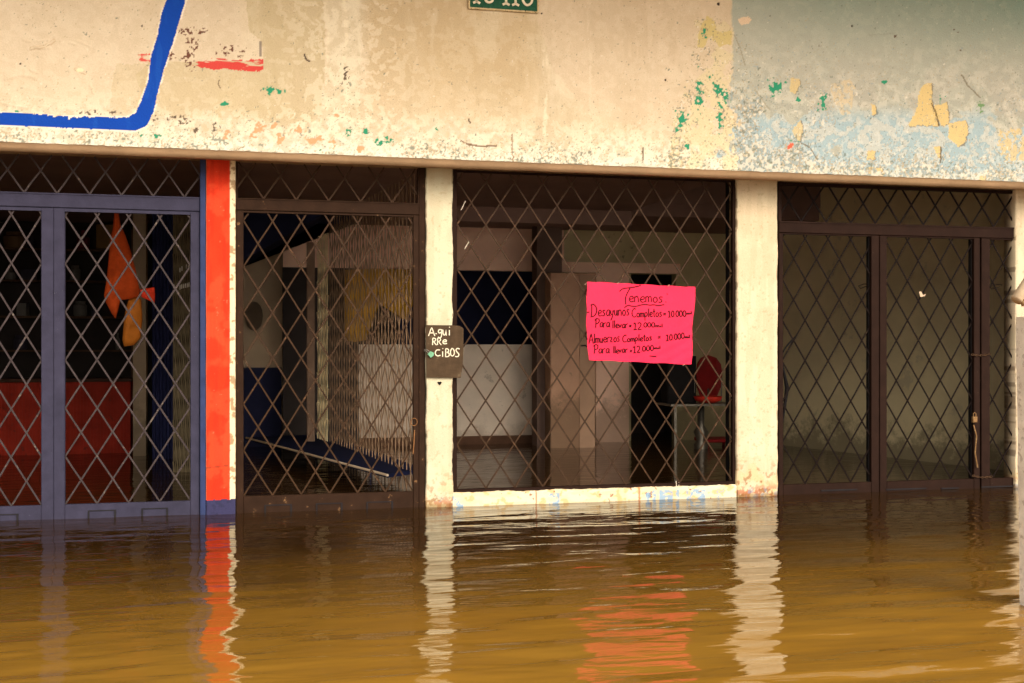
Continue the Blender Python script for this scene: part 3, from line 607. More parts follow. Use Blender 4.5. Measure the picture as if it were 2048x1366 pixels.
def gate2():
    t = thing('grille_gate', (X(655, YG), YG, 0), 'brown single gate of diamond lattice right of the red pillar', 'gate')
    x0, x1 = X(472, YG), X(838, YG); zt0, zt1 = Z(650, 425, YG), Z(650, 401, YG); zb = Z(600, 989, YG)
    b = MB(); b.cbox(x0, x1, YG-.018, YG+.03, zt0, zt1); b.box(x0, x1, YG-.024, YG-.018, zt1-.010, zt1-.003); b.box(x0, x0+.012, YG-.01, YG+.03, zt1, ZS-.003); b.box(x1-.012, x1, YG-.02, YG+.03, zt1, ZS-.003)
    b.build('frame', M['brown_metal'], t)
    wd = node_w(527, 784, 4, YG)
    lattice(x0+.012, x1-.012, zt1, ZS-.004, X(527, YG), wd, wd*1.47, YG).build('transom_lattice', M['bar_brown'], t)
    b = MB(); a0, a1 = X(487, YG), X(826, YG)
    b.cbox(x0+.001, a0, YG-.014, YG+.025, -.5, zt0-.003); b.cbox(a1, x1-.001, YG-.016, YG+.025, -.5, zt0-.003); b.cbox(a0, a1, YG-.012, YG+.024, -.5, zb); b.box(a0, a1, YG-.010, YG+.02, zt0-.016, zt0-.004)
    lf = b.build('door_leaf', M['brown_metal'], t)
    lattice(a0+.001, a1-.001, zb, zt0-.016, a0, (a1-a0)/6, .334, YG+.002).build('lattice', M['bar_brown'], lf)
    slots(lf, [(529,584,1009),(632,685,1006),(733,786,1003)], YG-.012)
    b = MB(); cx, cy, cz = P(828, 844, YG-.028); b.tube([(cx+.024*math.cos(a*.524), cy, cz+.028*math.sin(a*.524)) for a in range(12)], .0035, 6, True); orr = mat('orange_rust', (.22,.10,.04), .6, .4, 30, .1); b.build('pull_ring', orr, lf); b = MB()
    p1, p2 = P(829, 860, YG-.03), P(826, 908, YG-.03); b.tube([p1, ((p1[0]+p2[0])/2, p1[1]-.012, (p1[2]+p2[2])/2), p2], .005, 6)
    b.build('latch_rod', orr, lf)
gate2()
def grille3():
    t = thing('window_grille', (X(1190, YG), YG, 0), 'wide fixed window grille of brown diamond lattice behind the pink poster', 'window grille')
    x0, x1 = X(903, YG), X(1474, YG); a0, a1 = X(913, YG), X(1464, YG); zb = Z(1200, 970, YG)
    b = MB(); b.cbox(x0, a0, YG-.02, YG+.025, zt-.01, ZS-.003, .002); b.cbox(a1, x1, YG-.015, YG+.025, zt-.01, ZS-.003, .002); b.cbox(a0, a1, YG-.02, YG+.024, zt-.012, zb, .002)
    b.box(a0, a1, YG-.005, YG+.02, ZS-.02, ZS-.004); b.build('frame', M['dark_metal'], t)
    lattice(a0+.001, a1-.001, zb, ZS-.02, a0+.004, (a1-a0)/10, .335, YG, .0118, .004).build('lattice', M['bar_brown'], t)
    dm = mat('white_paint_drip', (.6,.52,.42), .7, .1)
    for (p, q) in (((931,402),(922,420)),((938,483),(929,498))):
        b = MB(); b.tube([P(*p, YG-.006), P(*q, YG-.006)], .0035, 5); b.build('paint_drip', dm, t)
    b = MB(); b.tube([P(1352,962,YG-.012), P(1354,985,YG-.04)], .004, 5); b.build('paint_drip', dm, t); b = MB(); b.tube([P(1358,965,YG-.012), P(1357,985,YG-.04)], .003, 5)
    b.build('paint_drip', dm, t)
grille3()
b = MB(); b.box(X(1452,.35), X(1466,.35), .30, .36, -.5, ZC-.01); tag(b.build('door_post', M['black'], bld), 'black upright post just behind the window grille')
def gate4():
    t = thing('grille_gate', (X(1790, YG), YG, 0), 'dark brown gate of three diamond lattice leaves right of the wide pillar', 'gate')
    x0, x1 = X(1556, YG), X(2032, YG); zt0, zt1 = Z(1700, 469, YG), Z(1700, 446, YG); zb = Z(1700, 965, YG)
    b = MB(); b.cbox(x0, x1, YG-.02, YG+.03, zt0, zt1); b.box(x0, x1, YG-.028, YG-.02, zt1-.014, zt1-.002); b.box(x0, X(1562, YG), YG-.01, YG+.03, zt1, ZS-.003); b.box(x0, x1, YG-.004, YG+.02, ZS-.03, ZS-.004)
    b.build('frame', M['dark_metal'], t)
    wd = node_w(1603, 1988, 8, YG)
    lattice(X(1562, YG), x1, zt1, ZS-.03, X(1603, YG), wd, wd*1.45, YG, .014).build('transom_lattice', M['bar_dark'], t)
    for (a, c0, c1, d, nn, ph) in ((1556.5,1565,1741,1756.5,4,0),(1758,1772,1946,1958,4,0),(1961,1978,2031,2031.5,1.2,.2)):
        b = MB(); y0 = YG-.014
        b.cbox(X(a, YG), X(c0, YG), y0, YG+.025, -.5, zt0-.003); b.cbox(X(c0, YG), X(c1, YG), y0+.002, YG+.024, -.5, zb)
        if d-c1 > 2: b.cbox(X(c1, YG), X(d, YG), y0, YG+.025, -.5, zt0-.003)
        b.box(X(c0, YG), X(c1, YG), y0+.003, YG+.02, zt0-.012, zt0-.004)
        lf = b.build('door_leaf', M['dark_metal'], t)
        xw = (X(1946, YG)-X(1772, YG))/4
        lattice(X(c0, YG)+.001, X(c1, YG)-.001, zb, zt0-.012, X(c0, YG)+ph*xw, xw, .335, YG+.004).build('lattice', M['bar_dark'], lf)
        if a < 1900 and c1 < 1950:
            b = MB(); b.box(X(c1, YG)-.010, X(c1, YG)-.002, YG+.015, YG+.05, zb, zt0-.012); b.build('back_flange', M['black'], lf)
    b = MB(); rz = random.Random(4)
    for (a, c, q) in ((1640,1712,981),(1770,1850,979),(1880,1915,977),(1960,2028,974)):
        b = MB(); b.box(X(a, YG), X(c, YG), YG-.02, YG-.013, Z(a, q, YG)-.004, Z(a, q, YG)+.006); b.build('drain_slot', M['slot'], t)
gate4()

# ================================================================== THINGS ON THE FACADE
FONT = {
 'A':[[(0,0),(.28,1),(.34,1),(.62,0)],[(.1,.36),(.55,.38)]], 'B':[[(.05,0),(.08,1)],[(.08,1),(.5,.95),(.5,.6),(.1,.52)],[(.1,.52),(.6,.48),(.58,.05),(.05,0)]],
 'C':[[(.6,.9),(.35,1.02),(.05,.7),(.03,.25),(.3,-.02),(.62,.12)]], 'D':[[(.12,1),(.1,.0)],[(-.05,.95),(.3,1.08),(.7,.8),(.72,.35),(.4,.02),(-.05,-.02)]],
 'O':[[(.3,1),(.05,.75),(.05,.2),(.3,0),(.6,.2),(.6,.75),(.3,1)]], 'P':[[(.15,1),(.1,0)],[(-.05,.8),(.2,1.04),(.6,.95),(.55,.55),(.15,.45)]],
 'R':[[(.05,0),(.08,1)],[(.08,1),(.5,.95),(.5,.6),(.1,.5)],[(.2,.5),(.6,0)]], 'S':[[(.6,.9),(.3,1.02),(.06,.78),(.3,.52),(.55,.3),(.4,.02),(0,.06)]],
 'T':[[(-.4,.72),(-.2,.98),(.2,1.02),(.9,1.12)],[(.22,1.0),(-.02,.5),(-.04,-.08)]],
 'a':[[(.45,.5),(.2,.55),(.03,.3),(.12,.02),(.36,.1),(.46,.5)],[(.46,.5),(.44,.1),(.55,.02)]], 'c':[[(.42,.48),(.15,.5),(.03,.22),(.2,0),(.45,.08)]],
 'e':[[(.05,.26),(.42,.3),(.36,.54),(.12,.5),(.03,.2),(.2,0),(.46,.1)]], 'g':[[(.42,.5),(.15,.55),(.05,.3),(.2,.16),(.42,.3)],[(.42,.55),(.42,-.1),(.25,-.3),(.05,-.18)]],
 'i':[[(.1,.52),(.1,0)],[(.1,.75),(.12,.82)]], 'l':[[(.1,1),(.1,0)]], 'm':[[(.03,.5),(.03,0)],[(.03,.38),(.16,.52),(.26,.4),(.26,0)],[(.26,.38),(.42,.52),(.5,.4),(.52,0)]],
 'n':[[(.03,.5),(.03,0)],[(.03,.36),(.2,.54),(.36,.42),(.38,0)]], 'o':[[(.22,.5),(.04,.34),(.06,.1),(.22,0),(.4,.12),(.4,.38),(.22,.5)]],
 'p':[[(.05,.5),(.05,-.4)],[(.05,.44),(.28,.54),(.42,.3),(.26,.04),(.05,.1)]], 'r':[[(.03,.5),(.05,0)],[(.04,.32),(.16,.52),(.4,.54)]],
 's':[[(.38,.46),(.16,.52),(.08,.36),(.34,.2),(.26,.02),(.02,.04)]], 't':[[(.16,.9),(.14,.1),(.3,0)],[(0,.6),(.34,.64)]], 'u':[[(.03,.5),(.06,.06),(.28,.04),(.36,.5)],[(.36,.5),(.38,0)]],
 'v':[[(0,.5),(.14,0),(.34,.56)]], 'y':[[(.02,.5),(.14,.12),(.34,.14)],[(.38,.5),(.3,-.1),(.08,-.36)]], 'z':[[(0,.46),(.32,.48),(.02,.02),(.36,.04)]],
 '0':[[(.28,.95),(.05,.7),(.06,.2),(.25,0),(.5,.2),(.5,.72),(.28,.95)]], '1':[[(0,.72),(.26,1),(.2,0)],[(0,-.02),(.44,.02)]], '2':[[(.02,.8),(.25,1),(.48,.78),(.35,.4),(0,0),(.5,.04)]],
 '.':[[(.06,0),(.1,.05)]], ':':[[(.06,.04),(.1,.08)],[(.14,.8),(.18,.84)]], '-':[[(0,.4),(.22,.42)]], '=':[[(0,.3),(.36,.32)],[(.02,.52),(.38,.54)]], '*':[[(.03,.24),(.2,.24)]]}
ADV = {'i':.24,'l':.24,'.':.2,':':.26,'-':.34,'=':.5,'D':.86,'C':.7,'P':.66,'A':.68,'m':.64,'T':.5,'B':.72,'O':.72,'R':.7,'S':.7,'0':.6,'1':.52,'2':.6,' ':.3,'t':.38,'r':.44,'v':.44}
def chaikin(p, n=2):
    for _ in range(n):
        if len(p) < 3: return p
        q = [p[0]]
        for a, c in zip(p[:-1], p[1:]): q += [(a[0]*.75+c[0]*.25, a[1]*.75+c[1]*.25), (a[0]*.25+c[0]*.75, a[1]*.25+c[1]*.75)]
        p = q+[p[-1]]
    return p
def strokes(txt, x0, x1, yb0, yb1, h, jit=.03):
    """handwritten text laid out in photograph measurements -> list of polylines"""
    rn = random.Random(len(txt)*7+int(x0)); tot = sum(ADV.get(c, .5) for c in txt); k = (x1-x0)/tot; out = []; cx = 0
    for ch in txt:
        if ch in FONT:
            jy_ = rn.uniform(-jit, jit)*h
            for s in FONT[ch]:
                pl = [(x0+(cx+a)*k, (yb0+(yb1-yb0)*((x0+cx*k)-x0)/(x1-x0)) - b_*h + jy_) for a, b_ in chaikin(s)]
                out.append(pl)
        cx += ADV.get(ch, .5)
    return out
def ribbons(b, lines, wpx, mapf, thick=.0012):
    for pl in lines:
        L_ = []; Rr = []
        for i, (x, y) in enumerate(pl):
            a = pl[max(i-1, 0)]; c = pl[min(i+1, len(pl)-1)]; dx, dy_ = c[0]-a[0], c[1]-a[1]; d = math.hypot(dx, dy_)+1e-6
            ex = wpx*.5; L_.append((x-dy_/d*ex, y+dx/d*ex)); Rr.append((x+dy_/d*ex, y-dx/d*ex))
        v0 = [mapf(*p, thick) for p in L_]+[mapf(*p, thick) for p in Rr]+[mapf(*p, 0) for p in L_]+[mapf(*p, 0) for p in Rr]; n = len(pl)
        fs = []
        for i in range(n-1): fs += [(i, i+1, n+i+1, n+i), (i, 2*n+i, 2*n+i+1, i+1), (n+i, n+i+1, 3*n+i+1, 3*n+i)]
        b.add(v0, fs)
# pink poster ------------------------------------------------------------------
YP = .012
def poster_surf(px, py, off=0.0):
    s, t = (px-1174)/214, (py-563)/160
    y = YP - .010*math.sin(s*7+t*2) *.8 - .0022*math.sin(s*31+t*9) - .003*max(0, 1-abs(s-.52-.03*t)*22) - .008*math.sin(t*6-s*3)*.6 - .02*max(0, s-.75)*max(0, t-.7)*8*.3
    y -= .0025*math.sin((s*1.0+t*1.4)*34)*max(0, min(1, (s+t-1.1)*2))
    return (X(px, YP), y-off, Z(px, py, YP))
def poster():
    t = thing('poster', P(1280, 725, YP), 'bright pink handwritten price poster tied to the window grille', 'poster')
    NX, NY = 64, 48; b = MB()
    def edge(s, tt):
        xl = 1174 + (-3*math.sin(tt*math.pi) + 3*tt) + .7*math.sin(tt*21); xr = 1390 - 9*tt + 1.5*math.sin(tt*9)
        yt = 563 + 11*s + .5*math.sin(s*30); yb = 720 + 9*s + .6*math.sin(s*23)
        return xl+(xr-xl)*s, yt+(yb-yt)*tt
    vs = []
    for off in (0, -.0008):
        for j in range(NY+1):
            for i in range(NX+1): vs.append(poster_surf(*edge(i/NX, j/NY), off))
    o2 = (NX+1)*(NY+1); fs = []
    for j in range(NY):
        for i in range(NX):
            a = j*(NX+1)+i; fs += [(a, a+NX+1, a+NX+2, a+1), (o2+a, o2+a+1, o2+a+NX+2, o2+a+NX+1)]
    b.add(vs, fs); b.build('sheet', mat('pink_card', (.90,.022,.075), .75, .10, 5, .25, 25, spec=.2), t, smooth=True)
    q = lambda x, y: (1160+x/7.1875, 550+y/7.1875); K = 7.1875
    GRP = []; L_ = []; GRP.append(L_)
    def T(txt, x0, x1, b0, b1, h): GRP.append([[q(*p) for p in pl] for pl in strokes(txt, x0, x1, b0, b1, h)])
    L_.append([q(*p) for p in chaikin([(565,238),(610,195),(700,185),(800,172),(880,148)])]); L_.append([q(*p) for p in chaikin([(722,185),(672,270),(648,340),(655,425)])])
    T('enemos', 700, 1215, 392, 392, 165); T(':', 1215, 1290, 395, 395, 150)
    L_.append([q(*p) for p in chaikin([(632,474),(685,430),(740,448),(800,455),(870,432),(940,420),(1010,436),(1060,424),(1130,442),(1215,424)])])
    T('-', 95, 150, 600, 600, 150); T('Desayunos', 150, 720, 602, 582, 170); T('Completos', 745, 1190, 608, 600, 108+20); T('=', 1195, 1250, 602, 602, 90); T('10.000', 1265, 1525, 605, 600, 98); T('mil', 1530, 1605, 570, 565, 44)
    T('Para', 210, 425, 758, 755, 132); T('llevar', 460, 695, 765, 765, 112); T('=', 705, 755, 768, 768, 80); T('12', 770, 895, 784, 780, 105); T('.000', 895, 1085, 755, 750, 75); T('mil', 1088, 1190, 752, 752, 52)
    T('-', 85, 130, 975, 975, 130); T('Almuerzos', 125, 585, 985, 955, 140); T('Completos', 615, 1045, 968, 940, 104); T('=', 1115, 1170, 935, 935, 95); T('10.000', 1235, 1495, 945, 915, 95); T('mil', 1500, 1575, 912, 908, 50)
    T('Para', 195, 425, 1132, 1125, 128); T('llevar', 480, 695, 1128, 1118, 105); T('=', 722, 765, 1130, 1130, 90); T('12', 770, 880, 1118, 1110, 100); T('.000', 880, 1065, 1098, 1090, 85); T('mil', 1070, 1160, 1068, 1062, 46)
    L_.append([q(*p) for p in [(1000,1162),(1050,1170),(1100,1172)]])
    ink = mat('dark_marker_ink', (.06,.002,.006), .6, .1, 9, 0); GRP = [[l] for l in GRP[0]] + GRP[1:]
    for gl_ in GRP:
        b = MB(); ribbons(b, gl_, 2.3, poster_surf); b.build('writing', ink, t)
    tm = mat('pale_string', (.5,.32,.24), .8)
    for p in ((1172,568),(1237,566),(1338,571),(1368,730)):
        c = P(*p, YP-.006); b = MB(); b.tube([(c[0]-.01,c[1],c[2]-.005),(c[0],c[1]-.008,c[2]+.004),(c[0]+.008,c[1]+.02,c[2]+.008)], .003, 5); b.build('tie', tm, t)
poster()
# chalkboard -------------------------------------------------------------------
YK = -.030
def board():
    t = thing('chalkboard', P(888, 756, YK), 'small dark hand lettered board hung on the narrow cream pillar', 'sign')
    pts = [(852,650),(905,650.5),(920,652),(927,657),(927,700),(925,735),(921,756),(890,755.5),(853,755)]
    b = MB(); n = len(pts)
    b.add([P(*p, YK) for p in pts]+[(lambda c: (c[0], c[1]+.012, c[2]))(P(*p, YK)) for p in pts], [tuple(range(n))[::-1], tuple(range(n, 2*n))]+[(i, (i+1) % n, (i+1) % n+n, i+n) for i in range(n)])
    b.build('panel', mat('worn_dark_board', (.068,.042,.024), .75, .35, 14, .2, 40, spot=(.12,.085,.05), spot_t=.6, spot_scale=14), t)
    q = lambda x, y: (840+x/9.11, 630+y/9.11); L_ = []
    for a in (('A', 155, 280, 382, 385, 150), ('-', 280, 320, 385, 385, 110), ('g', 320, 410, 365, 365, 190), ('u', 410, 500, 376, 376, 215), ('i', 510, 570, 372, 372, 190), ('RR', 222, 400, 548, 545, 128), ('e', 405, 500, 530, 530, 150),
              ('c', 262, 385, 752, 752, 240), ('i', 385, 450, 762, 762, 190), ('BO', 458, 640, 762, 745, 150), ('S', 640, 735, 765, 765, 160)):
        for pl in strokes(*a, jit=.0): L_.append([q(*p) for p in pl])
    cm = mat('chalk_white', (.78,.68,.52), .9, .2, 60, 0)
    for ra, rb in ((0, 677), (677, 693), (693, 999)):
        b = MB(); ribbons(b, [pl for pl in L_ if ra <= max(p[1] for p in pl) < rb], 1.9, lambda x, y, o: (X(x, YK), YK-o, Z(x, y, YK)), .0015); b.build('lettering', cm, t)
    t = thing('padlock', P(862, 716, YK-.02), 'small green padlock hanging on the left edge of the board', 'padlock')
    b = MB(); y0 = YK-.022
    c = [P(*p, y0) for p in ((855.5,708),(861,702.5),(868,705.5),(867.5,711),(861.5,715.5))]; b.add(c+[(x, y+.018, z) for x, y, z in c], [(0,1,2,3,4)[::-1], (5,6,7,8,9)]+[(i, (i+1) % 5, (i+1) % 5+5, i+5) for i in range(5)])
    b.build('lock_body', mat('green_lock', (.16,.36,.22), .4, .3, 40, .1), t)
    b = MB(); b.tube([P(*p, y0+.008) for p in ((857,706),(852,702),(848.5,702),(848.5,699),(854,699.5),(860,704))], .0035, 6); b.build('shackle', mat('steel', (.35,.33,.30), .35, .2, 20, 0, metal=.8), t)
board()
# number plate -------------------------------------------------------------------
def plate():
    y = YF-.012; t = thing('house_number_plate', P(1006, 24, y), 'green enamel house number plate with raised cream numerals on the upper wall', 'house number')
    c0, c1, c2, c3 = (938,-32), (1076,-28), (1076,25), (938,16)
    def q(x, yy): return P(x, yy, y)
    b = MB(); pts = [c0, c1, c2, c3]; b.add([q(*p) for p in pts]+[(lambda c: (c[0], c[1]+.010, c[2]))(q(*p)) for p in pts], [(3,2,1,0),(4,5,6,7)]+[(i, (i+1) % 4, (i+1) % 4+4, i+4) for i in range(4)])
    b.build('plate', mat('green_enamel', (.012,.075,.038), .35, .4, 30, .3, 60, spot=(.10,.16,.09), spot_t=.62, spot_scale=60), t)
    b = MB(); rim = [c0, c1, c2, c3, c0]
    for a, c in zip(rim[:-1], rim[1:]):
        pa, pc = q(*a), q(*c); b.tube([(pa[0], y-.001, pa[2]), (pc[0], y-.001, pc[2])], .0075, 6)
    b.build('rim', mat('flaking_cream_rim', (.55,.42,.24), .6, .3, 40, .3, 80, spot=(.06,.07,.03), spot_t=.58, spot_scale=50), t)
    L_ = []
    def serif1(x): return [[(x,-24),(x,4)],[(x-7,6),(x-1,3.5),(x+1,3.5),(x+7,7)],[(x,-24),(x-6,-19)]]
    def eight(x, yo): return [chaikin([(x,-10),(x-8,-5),(x-7,2),(x,6+yo),(x+8,2+yo),(x+7,-5),(x,-10)]), chaikin([(x,-10),(x-6,-15),(x-5,-21),(x,-25),(x+6,-21),(x+6,-15),(x,-10)])]
    def six(x, yo): return [chaikin([(x+7,-22),(x-3,-24),(x-11,-12),(x-9,5+yo),(x,12),(x+9,5+yo),(x+9,-6),(x,-10),(x-10,-2)])]
    L_ += serif1(953); L_ += eight(978,0); L_.append([(991,-8),(998,-7.6)])
    for l in serif1(1012): L_.append([(a, bb+3.5) for a, bb in l])
    for l in serif1(1031): L_.append([(a, bb+4.5) for a, bb in l])
    L_ += six(1055, 0)
    nm_ = mat('cream_numerals', (.72,.62,.47), .5, .15, 40, .1)
    for ra, rb in ((0, 965), (965, 989), (989, 1001), (1001, 1021.5), (1021.5, 1042), (1042, 2000)):
        b = MB(); ribbons(b, [pl for pl in L_ if ra <= sum(p[0] for p in pl)/len(pl) < rb], 4.4, lambda a, bb, o: (X(a, y), y-o, Z(a, bb, y)), .005); b.build('numeral', nm_, t)
plate()
# chains and padlock on the dark gate ---------------------------------------------------
def chain(pa, pb, lab, y=YG-.03, n=9):
    p0, p1 = P(*pa, y), P(*pb, y); b = MB()
    for i in range(n):
        f = (i+.5)/n; cx, cz = p0[0]+(p1[0]-p0[0])*f, p0[2]+(p1[2]-p0[2])*f-.012*math.sin(math.pi*f); pts = []
        for k in range(10):
            a = k*math.pi/5; dx, dz = .0135*math.cos(a), .007*math.sin(a)
            pts.append((cx+dx, y+(dz if i % 2 else 0), cz+(0 if i % 2 else dz)))
        b.tube(pts, .0028, 6, True)
    b.v = [tuple(v) for v in b.v]
    return tag(b.build('chain', mat('rusty_chain', (.10,.055,.03), .5, .4, 40, .1, metal=.4), origin=p0), lab, 'chain')
chain((1943,709), (1981,707), 'upper rusty chain looped round the middle posts of the dark gate')
chain((1945,951), (1984,953), 'lower rusty chain looped round the middle posts just above the water')
b = MB(); x, y, z = P(1951, 838, YG-.045); b.cbox(x-.022, x+.022, y, y+.024, z-.03, z+.02, .005)
t = thing('padlock', (x, y, z-.03), 'old rusty padlock on the post of the dark gate', 'padlock'); rust = mat('rusty_brass', (.22,.12,.05), .5, .5, 40, .3, 60, spot=(.5,.36,.2), spot_t=.58, spot_scale=50)
b.build('lock_body', rust, t); b = MB(); b.tube([(x-.012, y+.012, z+.02), (x-.012, y+.012, z+.045), (x, y+.012, z+.055), (x+.012, y+.012, z+.045), (x+.012, y+.012, z+.02)], .004, 6); b.build('shackle', rust, t)
b = MB(); b.tube([P(1947,850,YG-.02), P(1953,872,YG-.04), P(1950,905,YG-.045), P(1955,935,YG-.03)], .006, 6)
tag(b.build('latch_bar', rust, origin=P(1950, 935, YG-.03)), 'bent rusty latch rod below the padlock of the dark gate', 'latch')
# cable behind dark gate
b = MB(); b.tube([P(1590,674,.12), P(1583,682,.12), P(1572,694,.12), P(1566,705,.12), P(1563,720,.11), P(1568,745,.11), P(1574,775,.11), P(1570,810,.11), P(1564,850,.11), P(1563,900,.11)], [.006,.010,.006,.006,.008,.010,.018,.012,.008,.006], 8)
tag(b.build('cable', M['black'], origin=P(1563, 900, .11)), 'black cable drooping behind the left edge of the dark gate', 'cable')
for (p, q_, nm) in (((1717,572),(1738,568),'left leaf'),((1979,573),(2004,570),'right leaf')):
    b = MB(); b.tube([P(*q_, YG+.05), P((p[0]+q_[0])/2, p[1]-4, YG+.02), P(*p, YG-.01), P(p[0]+4, p[1]+5, YG-.015), P(q_[0]-4, q_[1]+4, YG+.02)], .004, 6)
    tag(b.build('wire', M['bar_dark'], origin=P(*p, YG)), 'twisted dark wire tied high on the '+nm+' of the dark gate', 'wire')
b = MB(); c = [P(1838,583,YG-.008), P(1843,583,YG-.012), P(1846,590,YG-.01), P(1852,588,YG-.016), P(1850,592,YG-.010), P(1841,594,YG-.014)]; b.add(c+[(a, e+.002, f) for a, e, f in c], [(0,1,2,5),(2,3,4,5),(6,11,8,7),(8,11,10,9),(0,6,7,1),(1,7,8,2),(2,8,9,3),(3,9,10,4),(4,10,11,5),(5,11,6,0)])
tag(b.build('paper_scrap', mat('pale_scrap', (.55,.40,.28), .8), origin=P(1845, 594, YG-.01)), 'tiny pale scrap caught in the middle leaf lattice', 'scrap')

# near post on the right ---------------------------------------------------------
YN = -3.89
def nearpost():
    xb = X(2040, YN+.15); xt = X(2031.5, YN+.15); zt_ = Z(2032, 632, YN)
    t = thing('concrete_post', (xb+.1, YN, 0), 'rough white concrete post standing in the water at the right edge', 'post')
    b = MB(); n = 120; vs = []; fs = []
    k = 7
    for i in range(n+1):
        z = -.5+(zt_+.5)*i/n; xl = xb+(xt-xb)*max(0, z)/zt_ + .004*(vn(z*25, 0, 3)-.5)+.006*(vn(z*6, 0, 4)-.5)
        for a, c in ((0,.012),(.012,0),(.10,-.002),(.188,0),(.20,.012),(.20,.15),(0,.15)): vs.append((xl+a, YN+c+.003*(vn(z*20, a*40, 6)-.5), z))
    for i in range(n):
        for j in range(k): fs.append((i*k+j, i*k+(j+1) % k, (i+1)*k+(j+1) % k, (i+1)*k+j))
    fs.append(tuple(n*k+j for j in range(k))); b.add(vs, fs)
    b.build('shaft', mat('rough_whitewash', (.86,.78,.68), .9, .2, 12, .3, 50, spot=(.62,.54,.45), spot_t=.56, spot_scale=26), t)
    t2 = thing('pipe', P(2032, 608, YN-.03), 'short pale pipe end leaning on the white post at the right edge', 'pipe')
    p0, p1 = np.array(P(2033, 602, YN-.02)), np.array(P(2075, 540, YN-.01)); pm = p0+(p1-p0)*.12
    b = MB(); b.tube([p0, p0+(p1-p0)*.03, p1], [.024, .029, .029], 16); b.build('pipe_body', mat('weathered_pipe', (.48,.36,.24), .7, .2, 20, .3), t2, smooth=True)
    b = MB(); b.tube([tuple(np.array(P(2047, 598, YN-.04))), tuple(np.array(P(2049, 612, YN-.04)))], [.012, .014], 10); b.build('clamp', rust, t2)
nearpost()

# ================================================================== THINGS INSIDE THE SHOPS
# red counter
yc = 5.0
x0, x1 = X(-60, yc), X(261, yc); zc = Z(130, 757, yc)
t = thing('shop_counter', ((x0+x1)/2, yc, 0), 'long red panelled counter at the back of the left shop', 'counter')
b = MB(); b.box(x0, x1, yc, yc+.5, -.5, zc-.04)
for i in range(46):
    xx = x0+.02+(x1-x0-.04)*i/46; b.box(xx, xx+.018, yc-.006, yc, -.4, zc-.06)
b.build('front_panel', mat('dull_red_paint', (.34,.030,.016), .6, .3, 5, .1, spot=(.20,.03,.02), spot_t=.6, spot_scale=9), t)
b = MB(); b.cbox(x0-.03, x1+.02, yc-.04, yc+.55, zc-.04, zc); b.build('counter_top', mat('dark_wood_top', (.06,.028,.018), .5, .3), t)
# shelves with goods
ysf = 5.45; t = thing('shelf_unit', (X(80, ysf), ysf, 0), 'dark wooden shelves behind the red counter in the left shop', 'shelves')
wood = mat('shelf_wood', (.10,.055,.035), .7, .3, 5, .1); b = MB()
xs0, xs1 = X(-50, ysf), X(262, ysf)
for k, py in enumerate((395, 497, 560, 632, 700)):
    zz = Z(100, py, ysf); b = MB(); b.box(xs0, xs1, ysf, ysf+.28, zz-.02, zz); b.build('shelf_board', wood, t)
b = MB(); b.box(xs0-.03, xs0, ysf, ysf+.28, 0, ZC-.1); b.build('upright', wood, t); b = MB(); b.box(xs1, xs1+.03, ysf, ysf+.28, 0, ZC-.1); b.build('upright', wood, t)
rg = random.Random(11); gcol = [('maroon_goods',(.14,.02,.03)),('brown_goods',(.16,.09,.045)),('grey_goods',(.14,.13,.12)),('ochre_goods',(.22,.12,.04)),('dark_goods',(.04,.035,.05))]
gm = [mat(n_, c_, .5, .2, 8, 0) for n_, c_ in gcol]
places = ['far left of', 'left part of', 'middle of', 'right part of']
rows = ['top', 'second', 'third', 'fourth', 'lowest']
SP = [(395, [(12,16,60,1),(98,16,72,2),(112,14,66,1),(150,30,40,2),(176,22,30,1)]), (497, [(30,46,34,1),(166,26,38,0),(215,40,48,3),(60,14,26,4)]), (560, [(20,20,26,2),(60,30,22,4),(150,20,30,2)]), (632, [(45,18,26,2),(160,26,30,2),(190,16,22,4)]), (700, [(40,26,30,4),(235,10,34,2)])]
kinds = ['box', 'jar', 'bottle']
for ri, (py, items) in enumerate(SP):
    for ii, (px, wpx, hpx, ci) in enumerate(items):
        xx = X(px, ysf+.1); zz = Z(px, py, ysf); ppm = FPX/dep(xx, ysf+.1); ww, hz_ = wpx/ppm, hpx/ppm; kd = kinds[(ri+ii) % 3]; b = MB()
        if kd == 'box': b.cbox(xx-ww/2, xx+ww/2, ysf+.03, ysf+.22, zz+.001, zz+hz_, .006)
        elif kd == 'jar': b.lathe((xx, ysf+.12, zz+.001), [(ww*.4,0),(ww*.5,hz_*.1),(ww*.5,hz_*.72),(ww*.36,hz_*.82),(ww*.38,hz_*.84),(ww*.38,hz_)], 16)
        else: b.lathe((xx, ysf+.12, zz+.001), [(ww*.45,0),(ww*.5,hz_*.06),(ww*.48,hz_*.6),(ww*.2,hz_*.75),(ww*.18,hz_)], 14)
        cn = gcol[ci][0].split('_')[0]; pos = 'left end' if px < 35 else 'left half' if px < 100 else 'middle' if px < 170 else 'right half'
        tag(b.build(kd, gm[ci], origin=(xx, ysf+.12, zz)), '%s %s on the %s of the %s shop shelf%s' % (cn, kd, pos, rows[ri], ' beside a taller one' if (px in (112, 176)) else ''), kd, 'goods on the shop shelves')
